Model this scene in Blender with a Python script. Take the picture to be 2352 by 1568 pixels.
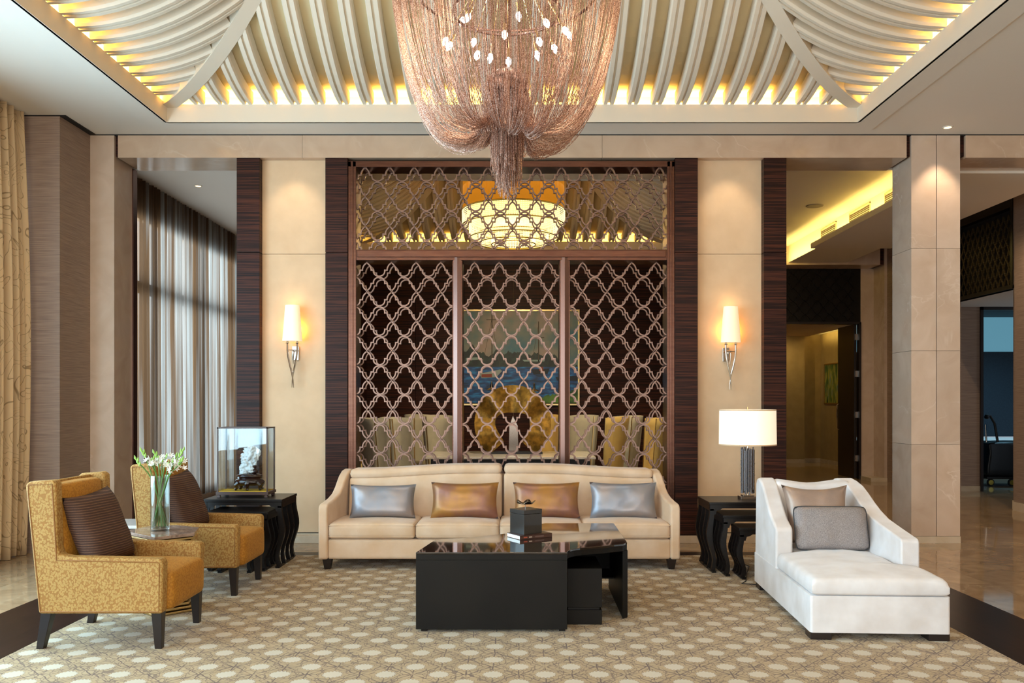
import bpy, bmesh, math, random
from mathutils import Vector, Matrix, noise
random.seed(7)
PI = math.pi
SC = bpy.context.scene
for o in list(bpy.data.objects): bpy.data.objects.remove(o)
COL = SC.collection

# ------------------------------------------------------------ camera
cam_d = bpy.data.cameras.new('camera'); cam = bpy.data.objects.new('camera', cam_d); COL.objects.link(cam)
cam.location = (0, 0, 1.5); cam.rotation_euler = (PI/2, 0, 0)
cam_d.sensor_width = 36; cam_d.lens = 36*2000/2352
cam_d.shift_x = -13/2352; cam_d.shift_y = 140/2352
cam_d.clip_start = 0.05; cam_d.clip_end = 100
SC.camera = cam
SC.view_settings.view_transform = 'Standard'; SC.view_settings.look = 'None'
SC.view_settings.gamma = 1; SC.view_settings.use_curve_mapping = False
SC.view_settings.exposure = 0.08

# ------------------------------------------------------------ world + lights
w = bpy.data.worlds.new('world'); SC.world = w; w.use_nodes = True
w.node_tree.nodes['Background'].inputs[0].default_value = (0.75, 0.87, 1.0, 1)
w.node_tree.nodes['Background'].inputs[1].default_value = 0.6

def S(h):
    h = h.lstrip('#'); c = [int(h[i:i+2], 16)/255 for i in (0, 2, 4)]
    return tuple((x/12.92 if x <= 0.04045 else ((x+0.055)/1.055)**2.4) for x in c) + (1,)

def area(name, loc, direction, sx, sy, power, color, spread=PI):
    d = bpy.data.lights.new(name, 'AREA'); d.shape = 'RECTANGLE'; d.size = sx; d.size_y = sy
    d.energy = power; d.color = color; d.spread = spread
    o = bpy.data.objects.new(name, d); COL.objects.link(o); o.location = loc
    o.rotation_euler = Vector(direction).to_track_quat('-Z', 'Y').to_euler()
    return o
def point(name, loc, power, color, r=0.05):
    d = bpy.data.lights.new(name, 'POINT'); d.energy = power; d.color = color; d.shadow_soft_size = r
    o = bpy.data.objects.new(name, d); COL.objects.link(o); o.location = loc; return o
def spot(name, loc, direction, power, color, ang=60, blend=0.5, r=0.03):
    d = bpy.data.lights.new(name, 'SPOT'); d.energy = power; d.color = color; d.shadow_soft_size = r
    d.spot_size = math.radians(ang); d.spot_blend = blend
    o = bpy.data.objects.new(name, d); COL.objects.link(o); o.location = loc
    o.rotation_euler = Vector(direction).to_track_quat('-Z', 'Y').to_euler(); return o
DAY = (0.46, 0.78, 1.0); WARM = (1.0, 0.80, 0.52); AMBER = (1.0, 0.75, 0.20); NEUT = (1.0, 0.90, 0.78)
# daylight through left and dining windows, plus fill at assumed windows behind the camera
area('left_window_daylight', (-4.99, 2.8, 1.85), (1, 0, -0.12), 9.4, 3.0, 620, DAY)
area('rear_fill', (-0.3, -3.3, 2.1), (0, 1, 0), 9.0, 3.8, 230, (1.0, 0.93, 0.86))  # broad frontal fill, its windows only assumed
area('dining_window_daylight', (-5.75, 13.2, 2.1), (1, 0, 0), 7.0, 4.2, 360, (0.74, 0.9, 1.0))
# chandelier, ceiling downlights and added fill lamps without fittings
point('chandelier_light', (-0.07, 5.36, 3.95), 18, WARM, 0.12)
area('lobby_fill', (0, 5.36, 6.2), (0, 0, -1), 3.0, 3.0, 85, NEUT)  # added fill high in the vault, no fittings there
for yy in (3.6, 6.2, 8.2): spot('lobby_fill_spot', (6.2, yy, 4.34), (0, 0, -1), 60, (1.0, 0.82, 0.62), 140, 0.8, 0.006)  # added fill spots over the right side, no fittings built
area('lobby_fill', (-0.05, 0.6, 4.30), (0, 0, -1), 7.0, 1.6, 25, (1.0, 0.88, 0.74))  # added warm fill above the near floor
spot('column_downlight', (4.47, 9.05, 4.30), (0, 0.12, -1), 40, (1.0, 0.78, 0.55), 70, 0.6)
spot('wall_downlight', (2.26, 9.05, 4.30), (0, 0.12, -1), 22, (1.0, 0.8, 0.55), 70, 0.6)
spot('wall_downlight', (-2.4, 9.05, 4.30), (0, 0.12, -1), 22, (1.0, 0.8, 0.55), 70, 0.6)
spot('dining_light', (2.2, 11.2, 4.33), (-0.25, 0.3, -1), 240, (1.0, 0.74, 0.36), 110, 0.6, 0.02)  # added spot to brighten the chairs with warm light
spot('dining_light', (-0.07, 11.0, 4.33), (0, 0.7, -1), 330, (1.0, 0.85, 0.6), 100, 0.6, 0.02)  # added fill spot towards the painting wall
point('dining_light', (-0.07, 13.8, 3.9), 20, (1.0, 0.78, 0.42), 0.1)
area('dining_vault_fill', (-0.1, 13.6, 4.9), (0, 0, -1), 3.0, 2.4, 25, (1.0, 0.82, 0.5))  # added fill inside the dining vault, no fittings there
spot('corridor_light', (4.0, 12.6, 4.33), (0, 0, -1), 110, (1.0, 0.82, 0.55), 150, 0.8, 0.006)
spot('corridor_light', (4.2, 15.4, 4.33), (0, 0.2, -1), 110, (1.0, 0.78, 0.42), 150, 0.8, 0.006)
spot('corridor_light', (6.5, 11.0, 3.98), (0, 0.2, -1), 90, (1.0, 0.78, 0.5), 150, 0.8, 0.006)
spot('inner_hall_light', (6.9, 19.0, 3.18), (0.1, 0.4, -1), 34, (1.0, 0.75, 0.3), 150, 0.8, 0.006)
spot('inner_hall_light', (6.2, 20.8, 3.12), (0.1, 0.4, -1), 28, (1.0, 0.75, 0.3), 150, 0.8, 0.006)
spot('service_room_fill', (9.6, 16.4, 3.25), (0, 0, -1), 120, (0.35, 0.75, 1.0), 150, 0.8, 0.006)  # hidden blue fill added to brighten the navy room

# ------------------------------------------------------------ materials
class NT:
    def __init__(s, name):
        m = bpy.data.materials.new(name); m.use_nodes = True; s.m = m; s.t = m.node_tree; s.n = s.t.nodes
        s.b = s.n['Principled BSDF']; s.o = s.n['Material Output']
    def add(s, ty, **kw):
        n = s.n.new(ty)
        for k, v in kw.items():
            if k.startswith('i_'):
                key = k[2:]
                key = int(key) if key.isdigit() else key.replace('_', ' ')
                s.set(n.inputs[key], v)
            else: setattr(n, k, v)
        return n
    def set(s, inp, v):
        if isinstance(v, bpy.types.NodeSocket): s.t.links.new(v, inp)
        elif isinstance(v, bpy.types.Node): s.t.links.new(v.outputs[0], inp)
        else: inp.default_value = v
    def math(s, op, a, b=None, c=None):
        n = s.n.new('ShaderNodeMath'); n.operation = op
        for i, v in enumerate((a, b, c)):
            if v is not None: s.set(n.inputs[i], v)
        return n.outputs[0]
    def mix(s, f, a, b):
        n = s.n.new('ShaderNodeMix'); n.data_type = 'RGBA'
        s.set(n.inputs[0], f); s.set(n.inputs[6], a); s.set(n.inputs[7], b); return n.outputs[2]
    def obj(s): return s.add('ShaderNodeTexCoord').outputs['Object']
    def mapping(s, v, scale=(1, 1, 1), loc=(0, 0, 0)):
        n = s.add('ShaderNodeMapping'); s.set(n.inputs[0], v); n.inputs['Scale'].default_value = scale; n.inputs['Location'].default_value = loc
        return n.outputs[0]
    def noise(s, v, scale, detail=3, dist=0, rough=0.5):
        n = s.add('ShaderNodeTexNoise'); s.set(n.inputs['Vector'], v); n.inputs['Scale'].default_value = scale
        n.inputs['Detail'].default_value = detail; n.inputs['Distortion'].default_value = dist; n.inputs['Roughness'].default_value = rough
        return n.outputs[0]
    def ramp(s, f, stops):
        n = s.add('ShaderNodeValToRGB'); s.set(n.inputs[0], f); r = n.color_ramp
        while len(r.elements) < len(stops): r.elements.new(0.5)
        for e, (p, c) in zip(r.elements, stops): e.position = p; e.color = c
        return n.outputs[0]
    def bump(s, h, strength=0.2, dist=0.01):
        n = s.add('ShaderNodeBump'); s.set(n.inputs['Height'], h); n.inputs['Strength'].default_value = strength; n.inputs['Distance'].default_value = dist
        s.set(s.b.inputs['Normal'], n.outputs[0])
    def P(s, col=None, rough=None, metal=None, **kw):
        if col is not None: s.set(s.b.inputs['Base Color'], col)
        if rough is not None: s.set(s.b.inputs['Roughness'], rough)
        if metal is not None: s.set(s.b.inputs['Metallic'], metal)
        for k, v in kw.items(): s.set(s.b.inputs[k.replace('_', ' ')], v)
        return s.m
G1 = lambda v: (v, v, v, 1)

def plain(name, col, rough=0.5, metal=0, **kw): return NT(name).P(S(col), rough, metal, **kw)
def varied(name, c1, c2, scale=3, rough=0.6, stretch=(1, 1, 1), bump=0, bscale=200, metal=0, **kw):
    n = NT(name); o = n.mapping(n.obj(), stretch)
    f = n.noise(o, scale, 4); n.P(n.mix(n.ramp(f, [(0.35, G1(0)), (0.65, G1(1))]), S(c1), S(c2)), rough, metal, **kw)
    if bump: n.bump(n.noise(n.obj(), bscale, 2), bump, 0.004)
    return n.m
def fabric(name, c1, c2, rough=0.85, weave=420, sheen=0.3, bump=0.25, **kw):
    n = NT(name); o = n.obj()
    big = n.ramp(n.noise(o, 5, 3), [(0.35, G1(0)), (0.7, G1(1))])
    wv = n.noise(n.mapping(o, (1, 1, 0.35)), weave, 2)
    c = n.mix(big, S(c1), S(c2)); c = n.mix(n.math('MULTIPLY', wv, 0.22), c, S('#FFFFFF') if 0 else S(c1))
    n.P(c, rough, 0, **kw); n.b.inputs['Sheen Weight'].default_value = sheen; n.b.inputs['Sheen Roughness'].default_value = 0.4
    n.bump(wv, bump, 0.003); return n.m
def marble(name, base, dark, vein, rough=0.12, scale=1.2, objrand=True, coat=0.0, vs=0.8):
    n = NT(name); o = n.obj()
    if objrand:
        r = n.add('ShaderNodeObjectInfo').outputs['Random']
        v = n.add('ShaderNodeVectorMath', operation='ADD'); n.set(v.inputs[0], o)
        cx = n.add('ShaderNodeCombineXYZ'); n.set(cx.inputs[0], n.math('MULTIPLY', r, 37.0)); n.set(cx.inputs[1], n.math('MULTIPLY', r, 91.0)); n.set(v.inputs[1], cx)
        o = v.outputs[0]
    f = n.noise(o, scale*2.2, 6, 1.2); c = n.mix(n.ramp(f, [(0.3, G1(0)), (0.7, G1(1))]), S(base), S(dark))
    vn = n.math('ABSOLUTE', n.math('SUBTRACT', n.noise(o, scale, 5, 1.0), 0.5))
    vm = n.math('MULTIPLY', n.ramp(vn, [(0.0, G1(0.6)), (0.004, G1(0.25)), (0.012, G1(0))]), n.ramp(n.noise(o, scale*0.7, 2), [(0.5, G1(0)), (0.62, G1(vs))]))
    c = n.mix(vm, c, S(vein))
    if objrand:
        hs = n.add('ShaderNodeHueSaturation'); n.set(hs.inputs['Color'], c)
        n.set(hs.inputs['Value'], n.math('ADD', 0.93, n.math('MULTIPLY', r, 0.14))); c = hs.outputs[0]
    n.P(c, rough); n.b.inputs['Coat Weight'].default_value = coat; return n.m
def stripe_wood(name, c1, c2, c3, rough=0.3, s=1.0, axis='z'):
    n = NT(name); st = {'z': (0.6*s, 0.6*s, 42*s), 'x': (30*s, 0.6*s, 0.6*s)}[axis]
    f = n.noise(n.mapping(n.obj(), st), 1.6, 6, 0.25, 0.62)
    c = n.ramp(f, [(0.30, S(c1)), (0.47, S(c2)), (0.60, S(c3)), (0.72, S(c1))])
    n.P(c, rough); n.b.inputs['Specular IOR Level'].default_value = 0.18
    return n.m

M = {}
M['white_paint'] = plain('ceiling_paint', '#E8E0D4', 0.6)
M['rib_paint'] = plain('rib_paint', '#E4D6C2', 0.7)
M['vault_paint'] = plain('vault_paint', '#DCC9A0', 0.8)
M['black_gap'] = plain('shadow_gap', '#1B1512', 0.8)
M['stone'] = marble('beige_limestone', '#D0B8A4', '#C2A892', '#E2D2C2', 0.22, 1.3, True)
M['stone_hi'] = marble('polished_limestone', '#CDB096', '#C0A288', '#DEC8B2', 0.16, 1.1, True)
M['floor_marble'] = marble('floor_marble', '#AE9272', '#94785A', '#CDB896', 0.06, 1.6, True)
M['floor_base'] = plain('floor_joint', '#6E5A44', 0.5)
M['skirt'] = marble('skirting_stone', '#D3C2AC', '#C4B095', '#E2D5C2', 0.2, 1.5, True)
M['ebony'] = stripe_wood('macassar_ebony', '#170B09', '#27130E', '#50291C', 0.45)
M['floor_wood'] = stripe_wood('dark_floor_wood', '#160C09', '#1E120E', '#281813', 0.3, 0.5, 'x')
M['cream_panel'] = fabric('cream_panel', '#DCBC98', '#D3B28E', 0.75, 300, 0.1, 0.15)
M['wallcover'] = None
def wallcover():
    n = NT('grasscloth'); f = n.noise(n.mapping(n.obj(), (3, 3, 160)), 1.3, 3, 0.1)
    n.P(n.ramp(f, [(0.3, S('#80695E')), (0.55, S('#98806F')), (0.75, S('#A89080'))]), 0.55); n.bump(f, 0.3, 0.003); return n.m
M['wallcover'] = wallcover()
M['copper'] = NT('brushed_copper').P(S('#7E625A'), 0.27, 1.0)
M['copper_frame'] = varied('copper_frame', '#62443A', '#6E4E42', 6, 0.3, (1, 1, 8), metal=1.0)
M['lattice'] = NT('copper_lattice').P(S('#82695F'), 0.35, 0.85)
M['chain'] = None
def chain():
    n = NT('copper_chain'); f = n.noise(n.obj(), 190, 2)
    n.P(n.ramp(f, [(0.38, S('#7C5444')), (0.5, S('#BC8E78')), (0.62, S('#EBD2C4'))]), 0.5, 0.75); return n.m  # pale noise flecks paint the glitter of the links
M['chain'] = chain()
M['chrome'] = NT('chrome').P(S('#C9C6C2'), 0.12, 1.0)
M['nickel'] = NT('satin_nickel').P(S('#B8ACA2'), 0.25, 1.0)
M['gold'] = NT('pale_gold').P(S('#D8BC84'), 0.28, 1.0)
M['gold_leaf'] = varied('gold_leaf', '#A87E32', '#6E5424', 14, 0.38, bump=0.5, bscale=60, metal=0.8)
M['black_wood'] = plain('espresso_wood', '#120C0A', 0.32, 0, Specular_IOR_Level=0.35)
M['lacquer'] = plain('black_lacquer_top', '#1C100C', 0.06, 0, Coat_Weight=1.0)
M['lacquer_side'] = varied('black_lacquer_side', '#0C0907', '#14100C', 3, 0.5, Specular_IOR_Level=0.2)
M['leg_wood'] = plain('dark_leg_wood', '#1E1412', 0.35)
M['sofa'] = fabric('sofa_velvet', '#CFAE8C', '#DCC2A8', 0.85, 350, 0.25)
M['chaise'] = fabric('ivory_velvet', '#E8E4E4', '#D4CCC8', 0.85, 350, 0.3)
M['silver_satin'] = varied('silver_satin', '#868A94', '#988E8C', 5, 0.36, metal=0.4, bump=0.35, bscale=9)
M['gold_satin'] = varied('gold_satin', '#A2743A', '#8A6052', 5, 0.36, metal=0.4, bump=0.35, bscale=9)
M['mauve_satin'] = varied('mauve_satin', '#8C7672', '#7A6767', 5, 0.4, metal=0.3)
M['taupe_satin'] = varied('taupe_satin', '#AD9483', '#98867C', 6, 0.4, metal=0.35, bump=0.2, bscale=120)
def tweed():
    n = NT('grey_tweed'); f = n.noise(n.obj(), 420, 2)
    n.P(n.ramp(f, [(0.35, S('#6C6462')), (0.5, S('#8C8482')), (0.65, S('#B0A6A4'))]), 0.9); n.bump(f, 0.3, 0.003); return n.m
M['tweed'] = tweed()
M['piping_dark'] = plain('dark_piping', '#3A3A3C', 0.7)
def leopard(nm='ringed_gold_velvet', c1='#8F6226', c2='#98692C', c3='#A68142', c4='#AE8A4C'):
    n = NT(nm); o = n.obj()
    v = n.add('ShaderNodeTexVoronoi'); n.set(v.inputs['Vector'], n.mapping(o, (1, 1, 0.85))); v.inputs['Scale'].default_value = 85
    d = v.outputs['Distance']
    ring = n.ramp(d, [(0.12, G1(0.35)), (0.26, G1(1)), (0.48, G1(1)), (0.60, G1(0))])
    big = n.noise(o, 7, 2)
    c = n.mix(ring, n.mix(big, S(c1), S(c2)), n.mix(big, S(c3), S(c4)))
    n.P(c, 0.75); n.b.inputs['Sheen Weight'].default_value = 0.25; n.b.inputs['Sheen Roughness'].default_value = 0.35
    n.b.inputs['Sheen Tint'].default_value = S('#E8C37A'); n.bump(ring, 0.25, 0.003); return n.m
M['leopard'] = leopard()
M['seat_gold'] = leopard('golden_seat_velvet', '#9A6210', '#A46A14', '#AE741C', '#B67C22')
M['chair_piping'] = plain('bronze_piping', '#8A5A22', 0.6)
def ribbed():
    n = NT('ribbed_brown'); o = n.obj()
    s = n.add('ShaderNodeSeparateXYZ'); n.set(s.inputs[0], o)
    wv = n.math('SINE', n.math('MULTIPLY', s.outputs[2], 420.0))
    d = n.noise(n.mapping(o, (120, 120, 40)), 1.0, 2)
    f = n.math('MULTIPLY', n.math('GREATER_THAN', wv, 0.55), n.math('ADD', 0.25, d))
    n.P(n.mix(n.math('MULTIPLY', f, 0.7), S('#3E261C'), S('#7C5A44')), 0.8); n.bump(wv, 0.3, 0.002); return n.m
M['ribbed'] = ribbed()
def drape():
    n = NT('swirl_curtain'); o = n.obj()
    f = n.noise(n.mapping(o, (1, 1.3, 0.8)), 2.6, 1, 1.6)
    fr = n.math('FRACT', n.math('MULTIPLY', f, 9.0)); ln = n.math('ABSOLUTE', n.math('SUBTRACT', fr, 0.5))
    m = n.ramp(ln, [(0.0, G1(1)), (0.025, G1(0.9)), (0.05, G1(0))])
    n.P(n.mix(n.math('MULTIPLY', m, 0.75), S('#E0C094'), S('#7A5A34')), 0.7); n.b.inputs['Sheen Weight'].default_value = 0.2
    tr = n.add('ShaderNodeBsdfTranslucent'); tr.inputs[0].default_value = S('#C9A970')
    mx = n.add('ShaderNodeMixShader'); mx.inputs[0].default_value = 0.15; n.t.links.new(n.b.outputs[0], mx.inputs[1]); n.t.links.new(tr.outputs[0], mx.inputs[2])
    n.t.links.new(mx.outputs[0], n.o.inputs[0]); return n.m
M['drape'] = drape()
def sheer():
    n = NT('sheer_voile'); o = n.obj()
    f = n.noise(n.mapping(o, (1, 9, 0.15)), 1.0, 3)
    c = n.mix(n.ramp(f, [(0.38, G1(0)), (0.56, G1(1))]), S('#C4C8C6'), S('#73583F'))
    n.P(c, 0.8)
    tr = n.add('ShaderNodeBsdfTranslucent'); n.set(tr.inputs[0], c)
    tp = n.add('ShaderNodeBsdfTransparent')
    mx = n.add('ShaderNodeMixShader'); mx.inputs[0].default_value = 0.78; n.t.links.new(n.b.outputs[0], mx.inputs[1]); n.t.links.new(tr.outputs[0], mx.inputs[2])
    m2 = n.add('ShaderNodeMixShader'); m2.inputs[0].default_value = 0.24; n.t.links.new(mx.outputs[0], m2.inputs[1]); n.t.links.new(tp.outputs[0], m2.inputs[2])
    n.t.links.new(m2.outputs[0], n.o.inputs[0]); return n.m
M['sheer'] = sheer()
def emis(name, col, strength, base='#F4E7CC'):
    n = NT(name); n.P(S(base), 0.6); n.b.inputs['Emission Color'].default_value = col if isinstance(col, tuple) else S(col)
    n.b.inputs['Emission Strength'].default_value = strength; return n.m
M['bulb'] = emis('lit_bulb', (1.0, 0.90, 0.74, 1), 22)
M['sconce_shade'] = emis('lit_sconce_shade', (1.0, 0.74, 0.42, 1), 0.5)
M['lamp_shade'] = emis('lit_lamp_shade', (1.0, 0.86, 0.62, 1), 0.62, '#EFE6D8')
M['drum_shade'] = emis('amber_drum', (1.0, 0.36, 0.02, 1), 0.42, '#B06A14')
M['bead'] = emis('lit_crystal_bead', (1.0, 0.82, 0.36, 1), 1.5)
M['bead_core'] = emis('lit_core', (1.0, 0.74, 0.26, 1), 0.75)
M['led'] = emis('warm_led', (1.0, 0.66, 0.16, 1), 6)
M['downlight'] = emis('downlight_lens', (1.0, 0.85, 0.6, 1), 1.2)
M['window_sky'] = emis('daylight_window', (0.75, 0.88, 1.0, 1), 1.0)
M['blind_sky'] = emis('backlit_blind', (0.16, 0.42, 0.55, 1), 0.5, '#6A98A8')
M['navy'] = varied('navy_screen', '#22323E', '#2A3C48', 60, 0.7)
def thin_glass(name, tint, spec=0.12):
    n = NT(name); tp = n.add('ShaderNodeBsdfTransparent'); tp.inputs[0].default_value = tint
    gl = n.add('ShaderNodeBsdfGlossy'); gl.inputs['Roughness'].default_value = 0.03
    lw = n.add('ShaderNodeLayerWeight'); lw.inputs[0].default_value = 0.35
    f = n.math('ADD', spec, n.math('MULTIPLY', lw.outputs['Facing'], 0.45))
    mx = n.add('ShaderNodeMixShader'); n.set(mx.inputs[0], f); n.t.links.new(tp.outputs[0], mx.inputs[1]); n.t.links.new(gl.outputs[0], mx.inputs[2])
    n.t.links.new(mx.outputs[0], n.o.inputs[0]); return n.m
M['glass'] = thin_glass('clear_glass', (0.93, 0.96, 0.95, 1), 0.06)
M['case_glass'] = thin_glass('case_glass', (0.95, 0.97, 0.97, 1), 0.04)
M['water'] = thin_glass('water', (0.86, 0.93, 0.92, 1), 0.03)
M['leaf'] = plain('green_stem', '#5E8A3C', 0.5)
M['petal'] = plain('white_petal', '#F2F0E6', 0.6)
M['bud'] = plain('green_bud', '#8FB84E', 0.5)
def jade():
    n = NT('white_jade'); o = n.obj()
    f = n.noise(o, 9, 3, 0.5)
    n.P(n.ramp(f, [(0.0, S('#F0F4F6')), (0.62, S('#E6EEF2')), (0.69, S('#D79A5E')), (0.76, S('#B4623A'))]), 0.25); return n.m
M['jade'] = jade()
M['stand_wood'] = plain('rosewood_stand', '#2A0F0B', 0.18, 0, Coat_Weight=0.6)
M['case_wood'] = plain('case_frame_wood', '#4A352E', 0.35)
M['yellow_silk'] = plain('yellow_silk', '#D9AE1E', 0.6)
M['table_marble'] = marble('side_table_marble', '#B39A8A', '#7F6658', '#DCCFC4', 0.08, 6, False)
M['white_top'] = marble('white_table_marble', '#D9D5D0', '#C8C0B8', '#EEEAE4', 0.15, 3, False)
M['paper'] = plain('page_edges', '#F3F1EC', 0.7)
M['book_cover'] = plain('brown_book_cover', '#4A3029', 0.35)
M['box_dark'] = plain('charcoal_box', '#2B2724', 0.28, 0, Coat_Weight=0.3)
M['silver'] = NT('old_silver').P(S('#8C8177'), 0.2, 1.0)
M['dining_fabric'] = fabric('dining_chair_fabric', '#A9A291', '#9A9484', 0.8, 300)
M['warm_lit_gold'] = fabric('warm_lit_gold_fabric', '#BFA05A', '#B29350', 0.8, 300)  # warm light put into the chair colour; own gold on the pillow
M['cream_uphol'] = fabric('cream_upholstery', '#D8C290', '#CDB684', 0.8, 300)
M['inner_wall'] = fabric('inner_hall_wall', '#A88F62', '#9C8458', 0.6, 120)
M['dark_lattice'] = plain('bronze_black', '#16110C', 0.35, 0.4)
M['bronze_dull'] = plain('dull_bronze_lattice', '#55472C', 0.4, 0.7)
M['bag'] = plain('black_bag', '#14151A', 0.35)
M['rubber'] = plain('rubber', '#1A1A1A', 0.6)
M['brass'] = NT('brass').P(S('#B9A24E'), 0.3, 1.0)

def rug():
    n = NT('floral_rug'); o = n.obj()
    dn = n.add('ShaderNodeTexNoise'); n.set(dn.inputs['Vector'], o); dn.inputs['Scale'].default_value = 14
    dv = n.add('ShaderNodeVectorMath', operation='SUBTRACT'); n.set(dv.inputs[0], dn.outputs['Color']); dv.inputs[1].default_value = (0.5, 0.5, 0.5)
    ds = n.add('ShaderNodeVectorMath', operation='SCALE'); n.set(ds.inputs[0], dv); ds.inputs['Scale'].default_value = 0.022
    ad = n.add('ShaderNodeVectorMath', operation='ADD'); n.set(ad.inputs[0], o); n.set(ad.inputs[1], ds)
    sp = n.add('ShaderNodeSeparateXYZ'); n.set(sp.inputs[0], ad)
    PX, PY = 0.292, 0.274
    u = n.math('DIVIDE', n.math('ADD', sp.outputs[0], 0.0708), PX); v = n.math('DIVIDE', n.math('SUBTRACT', sp.outputs[1], 5.129), PY)
    def cell(off):
        a = n.math('MULTIPLY', n.math('SUBTRACT', n.math('FRACT', n.math('ADD', u, 20.5+off)), 0.5), PX)
        b = n.math('MULTIPLY', n.math('SUBTRACT', n.math('FRACT', n.math('ADD', v, 60.5+off)), 0.5), PY)
        return a, b, n.math('SQRT', n.math('ADD', n.math('MULTIPLY', a, a), n.math('MULTIPLY', b, b)))
    a1, b1, d1 = cell(0); a2, b2, d2 = cell(0.5)
    sel = n.math('LESS_THAN', d1, d2)
    def pick(p, q): return n.math('ADD', n.math('MULTIPLY', sel, p), n.math('MULTIPLY', n.math('SUBTRACT', 1.0, sel), q))
    a = pick(a1, a2); b = pick(b1, b2); d = n.math('MINIMUM', d1, d2); dm = n.math('MAXIMUM', d1, d2)
    th = n.math('ARCTAN2', b, a)
    R = n.math('ADD', 0.053, n.math('MULTIPLY', n.math('COSINE', n.math('MULTIPLY', th, 16.0)), 0.0045))
    flower = n.math('LESS_THAN', d, R)
    outl = n.math('MULTIPLY', n.math('LESS_THAN', n.math('ABSOLUTE', n.math('SUBTRACT', d, R)), 0.0035), 0.85)
    edge = n.math('LESS_THAN', n.math('SUBTRACT', dm, d), 0.0065)
    R2 = n.math('ADD', 0.083, n.math('MULTIPLY', n.math('COSINE', n.math('MULTIPLY', th, 8.0)), 0.008))
    ring = n.math('MULTIPLY', n.math('LESS_THAN', n.math('ABSOLUTE', n.math('SUBTRACT', d, R2)), 0.003), 0.8)
    vert = n.math('MULTIPLY', n.math('LESS_THAN', n.math('ABSOLUTE', a), 0.0032), n.math('GREATER_THAN', d, 0.062))
    spoke = n.math('MULTIPLY', n.math('GREATER_THAN', n.math('COSINE', n.math('MULTIPLY', th, 8.0)), 0.94), n.math('GREATER_THAN', d, R2))
    ln = n.math('MAXIMUM', n.math('MAXIMUM', edge, ring), n.math('MAXIMUM', n.math('MAXIMUM', vert, outl), n.math('MULTIPLY', spoke, 0.7)))
    ve = n.add('ShaderNodeTexVoronoi', feature='DISTANCE_TO_EDGE'); n.set(ve.inputs['Vector'], n.mapping(ad.outputs[0], (1, 1, 0))); ve.inputs['Scale'].default_value = 15
    crack = n.math('MULTIPLY', n.math('MULTIPLY', n.math('LESS_THAN', ve.outputs[0], 0.035), n.math('GREATER_THAN', d, 0.062)), 0.75)
    ln = n.math('MAXIMUM', ln, crack)
    brk = n.ramp(n.noise(o, 22, 2), [(0.32, G1(0.25)), (0.5, G1(1))])
    pile = n.noise(o, 260, 2)
    g = n.mix(n.ramp(n.noise(o, 3, 3), [(0.35, G1(0)), (0.65, G1(1))]), S('#AF9568'), S('#9E8456'))
    g = n.mix(n.math('MULTIPLY', pile, 0.35), g, S('#9F8058'))
    c = n.mix(n.math('MULTIPLY', ln, brk), g, S('#5A3C20'))
    c = n.mix(n.math('MULTIPLY', flower, 0.95), c, S('#BFB39C'))
    n.P(c, 0.95); n.b.inputs['Sheen Weight'].default_value = 0.15
    n.bump(n.math('ADD', n.math('MULTIPLY', pile, 0.5), n.math('SUBTRACT', flower, ln)), 0.35, 0.004); return n.m
M['rug'] = rug()
# ------------------------------------------------------------ mesh helpers
def wloc(o):
    v = Vector((0, 0, 0))
    while o is not None: v += o.location; o = o.parent
    return v
def tag(o, label=None, cat=None, group=None, kind=None):
    if label: o['label'] = label
    if cat: o['category'] = cat
    if group: o['group'] = group
    if kind: o['kind'] = kind
    return o
def thing(name, label, cat, loc=(0, 0, 0), group=None):
    o = bpy.data.objects.new(name, None); COL.objects.link(o); o.location = loc; o.empty_display_size = 0.1
    return tag(o, label, cat, group)
def struct(name, loc=(0, 0, 0)):
    o = bpy.data.objects.new(name, None); COL.objects.link(o); o.location = loc; o['kind'] = 'structure'; return o

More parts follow.
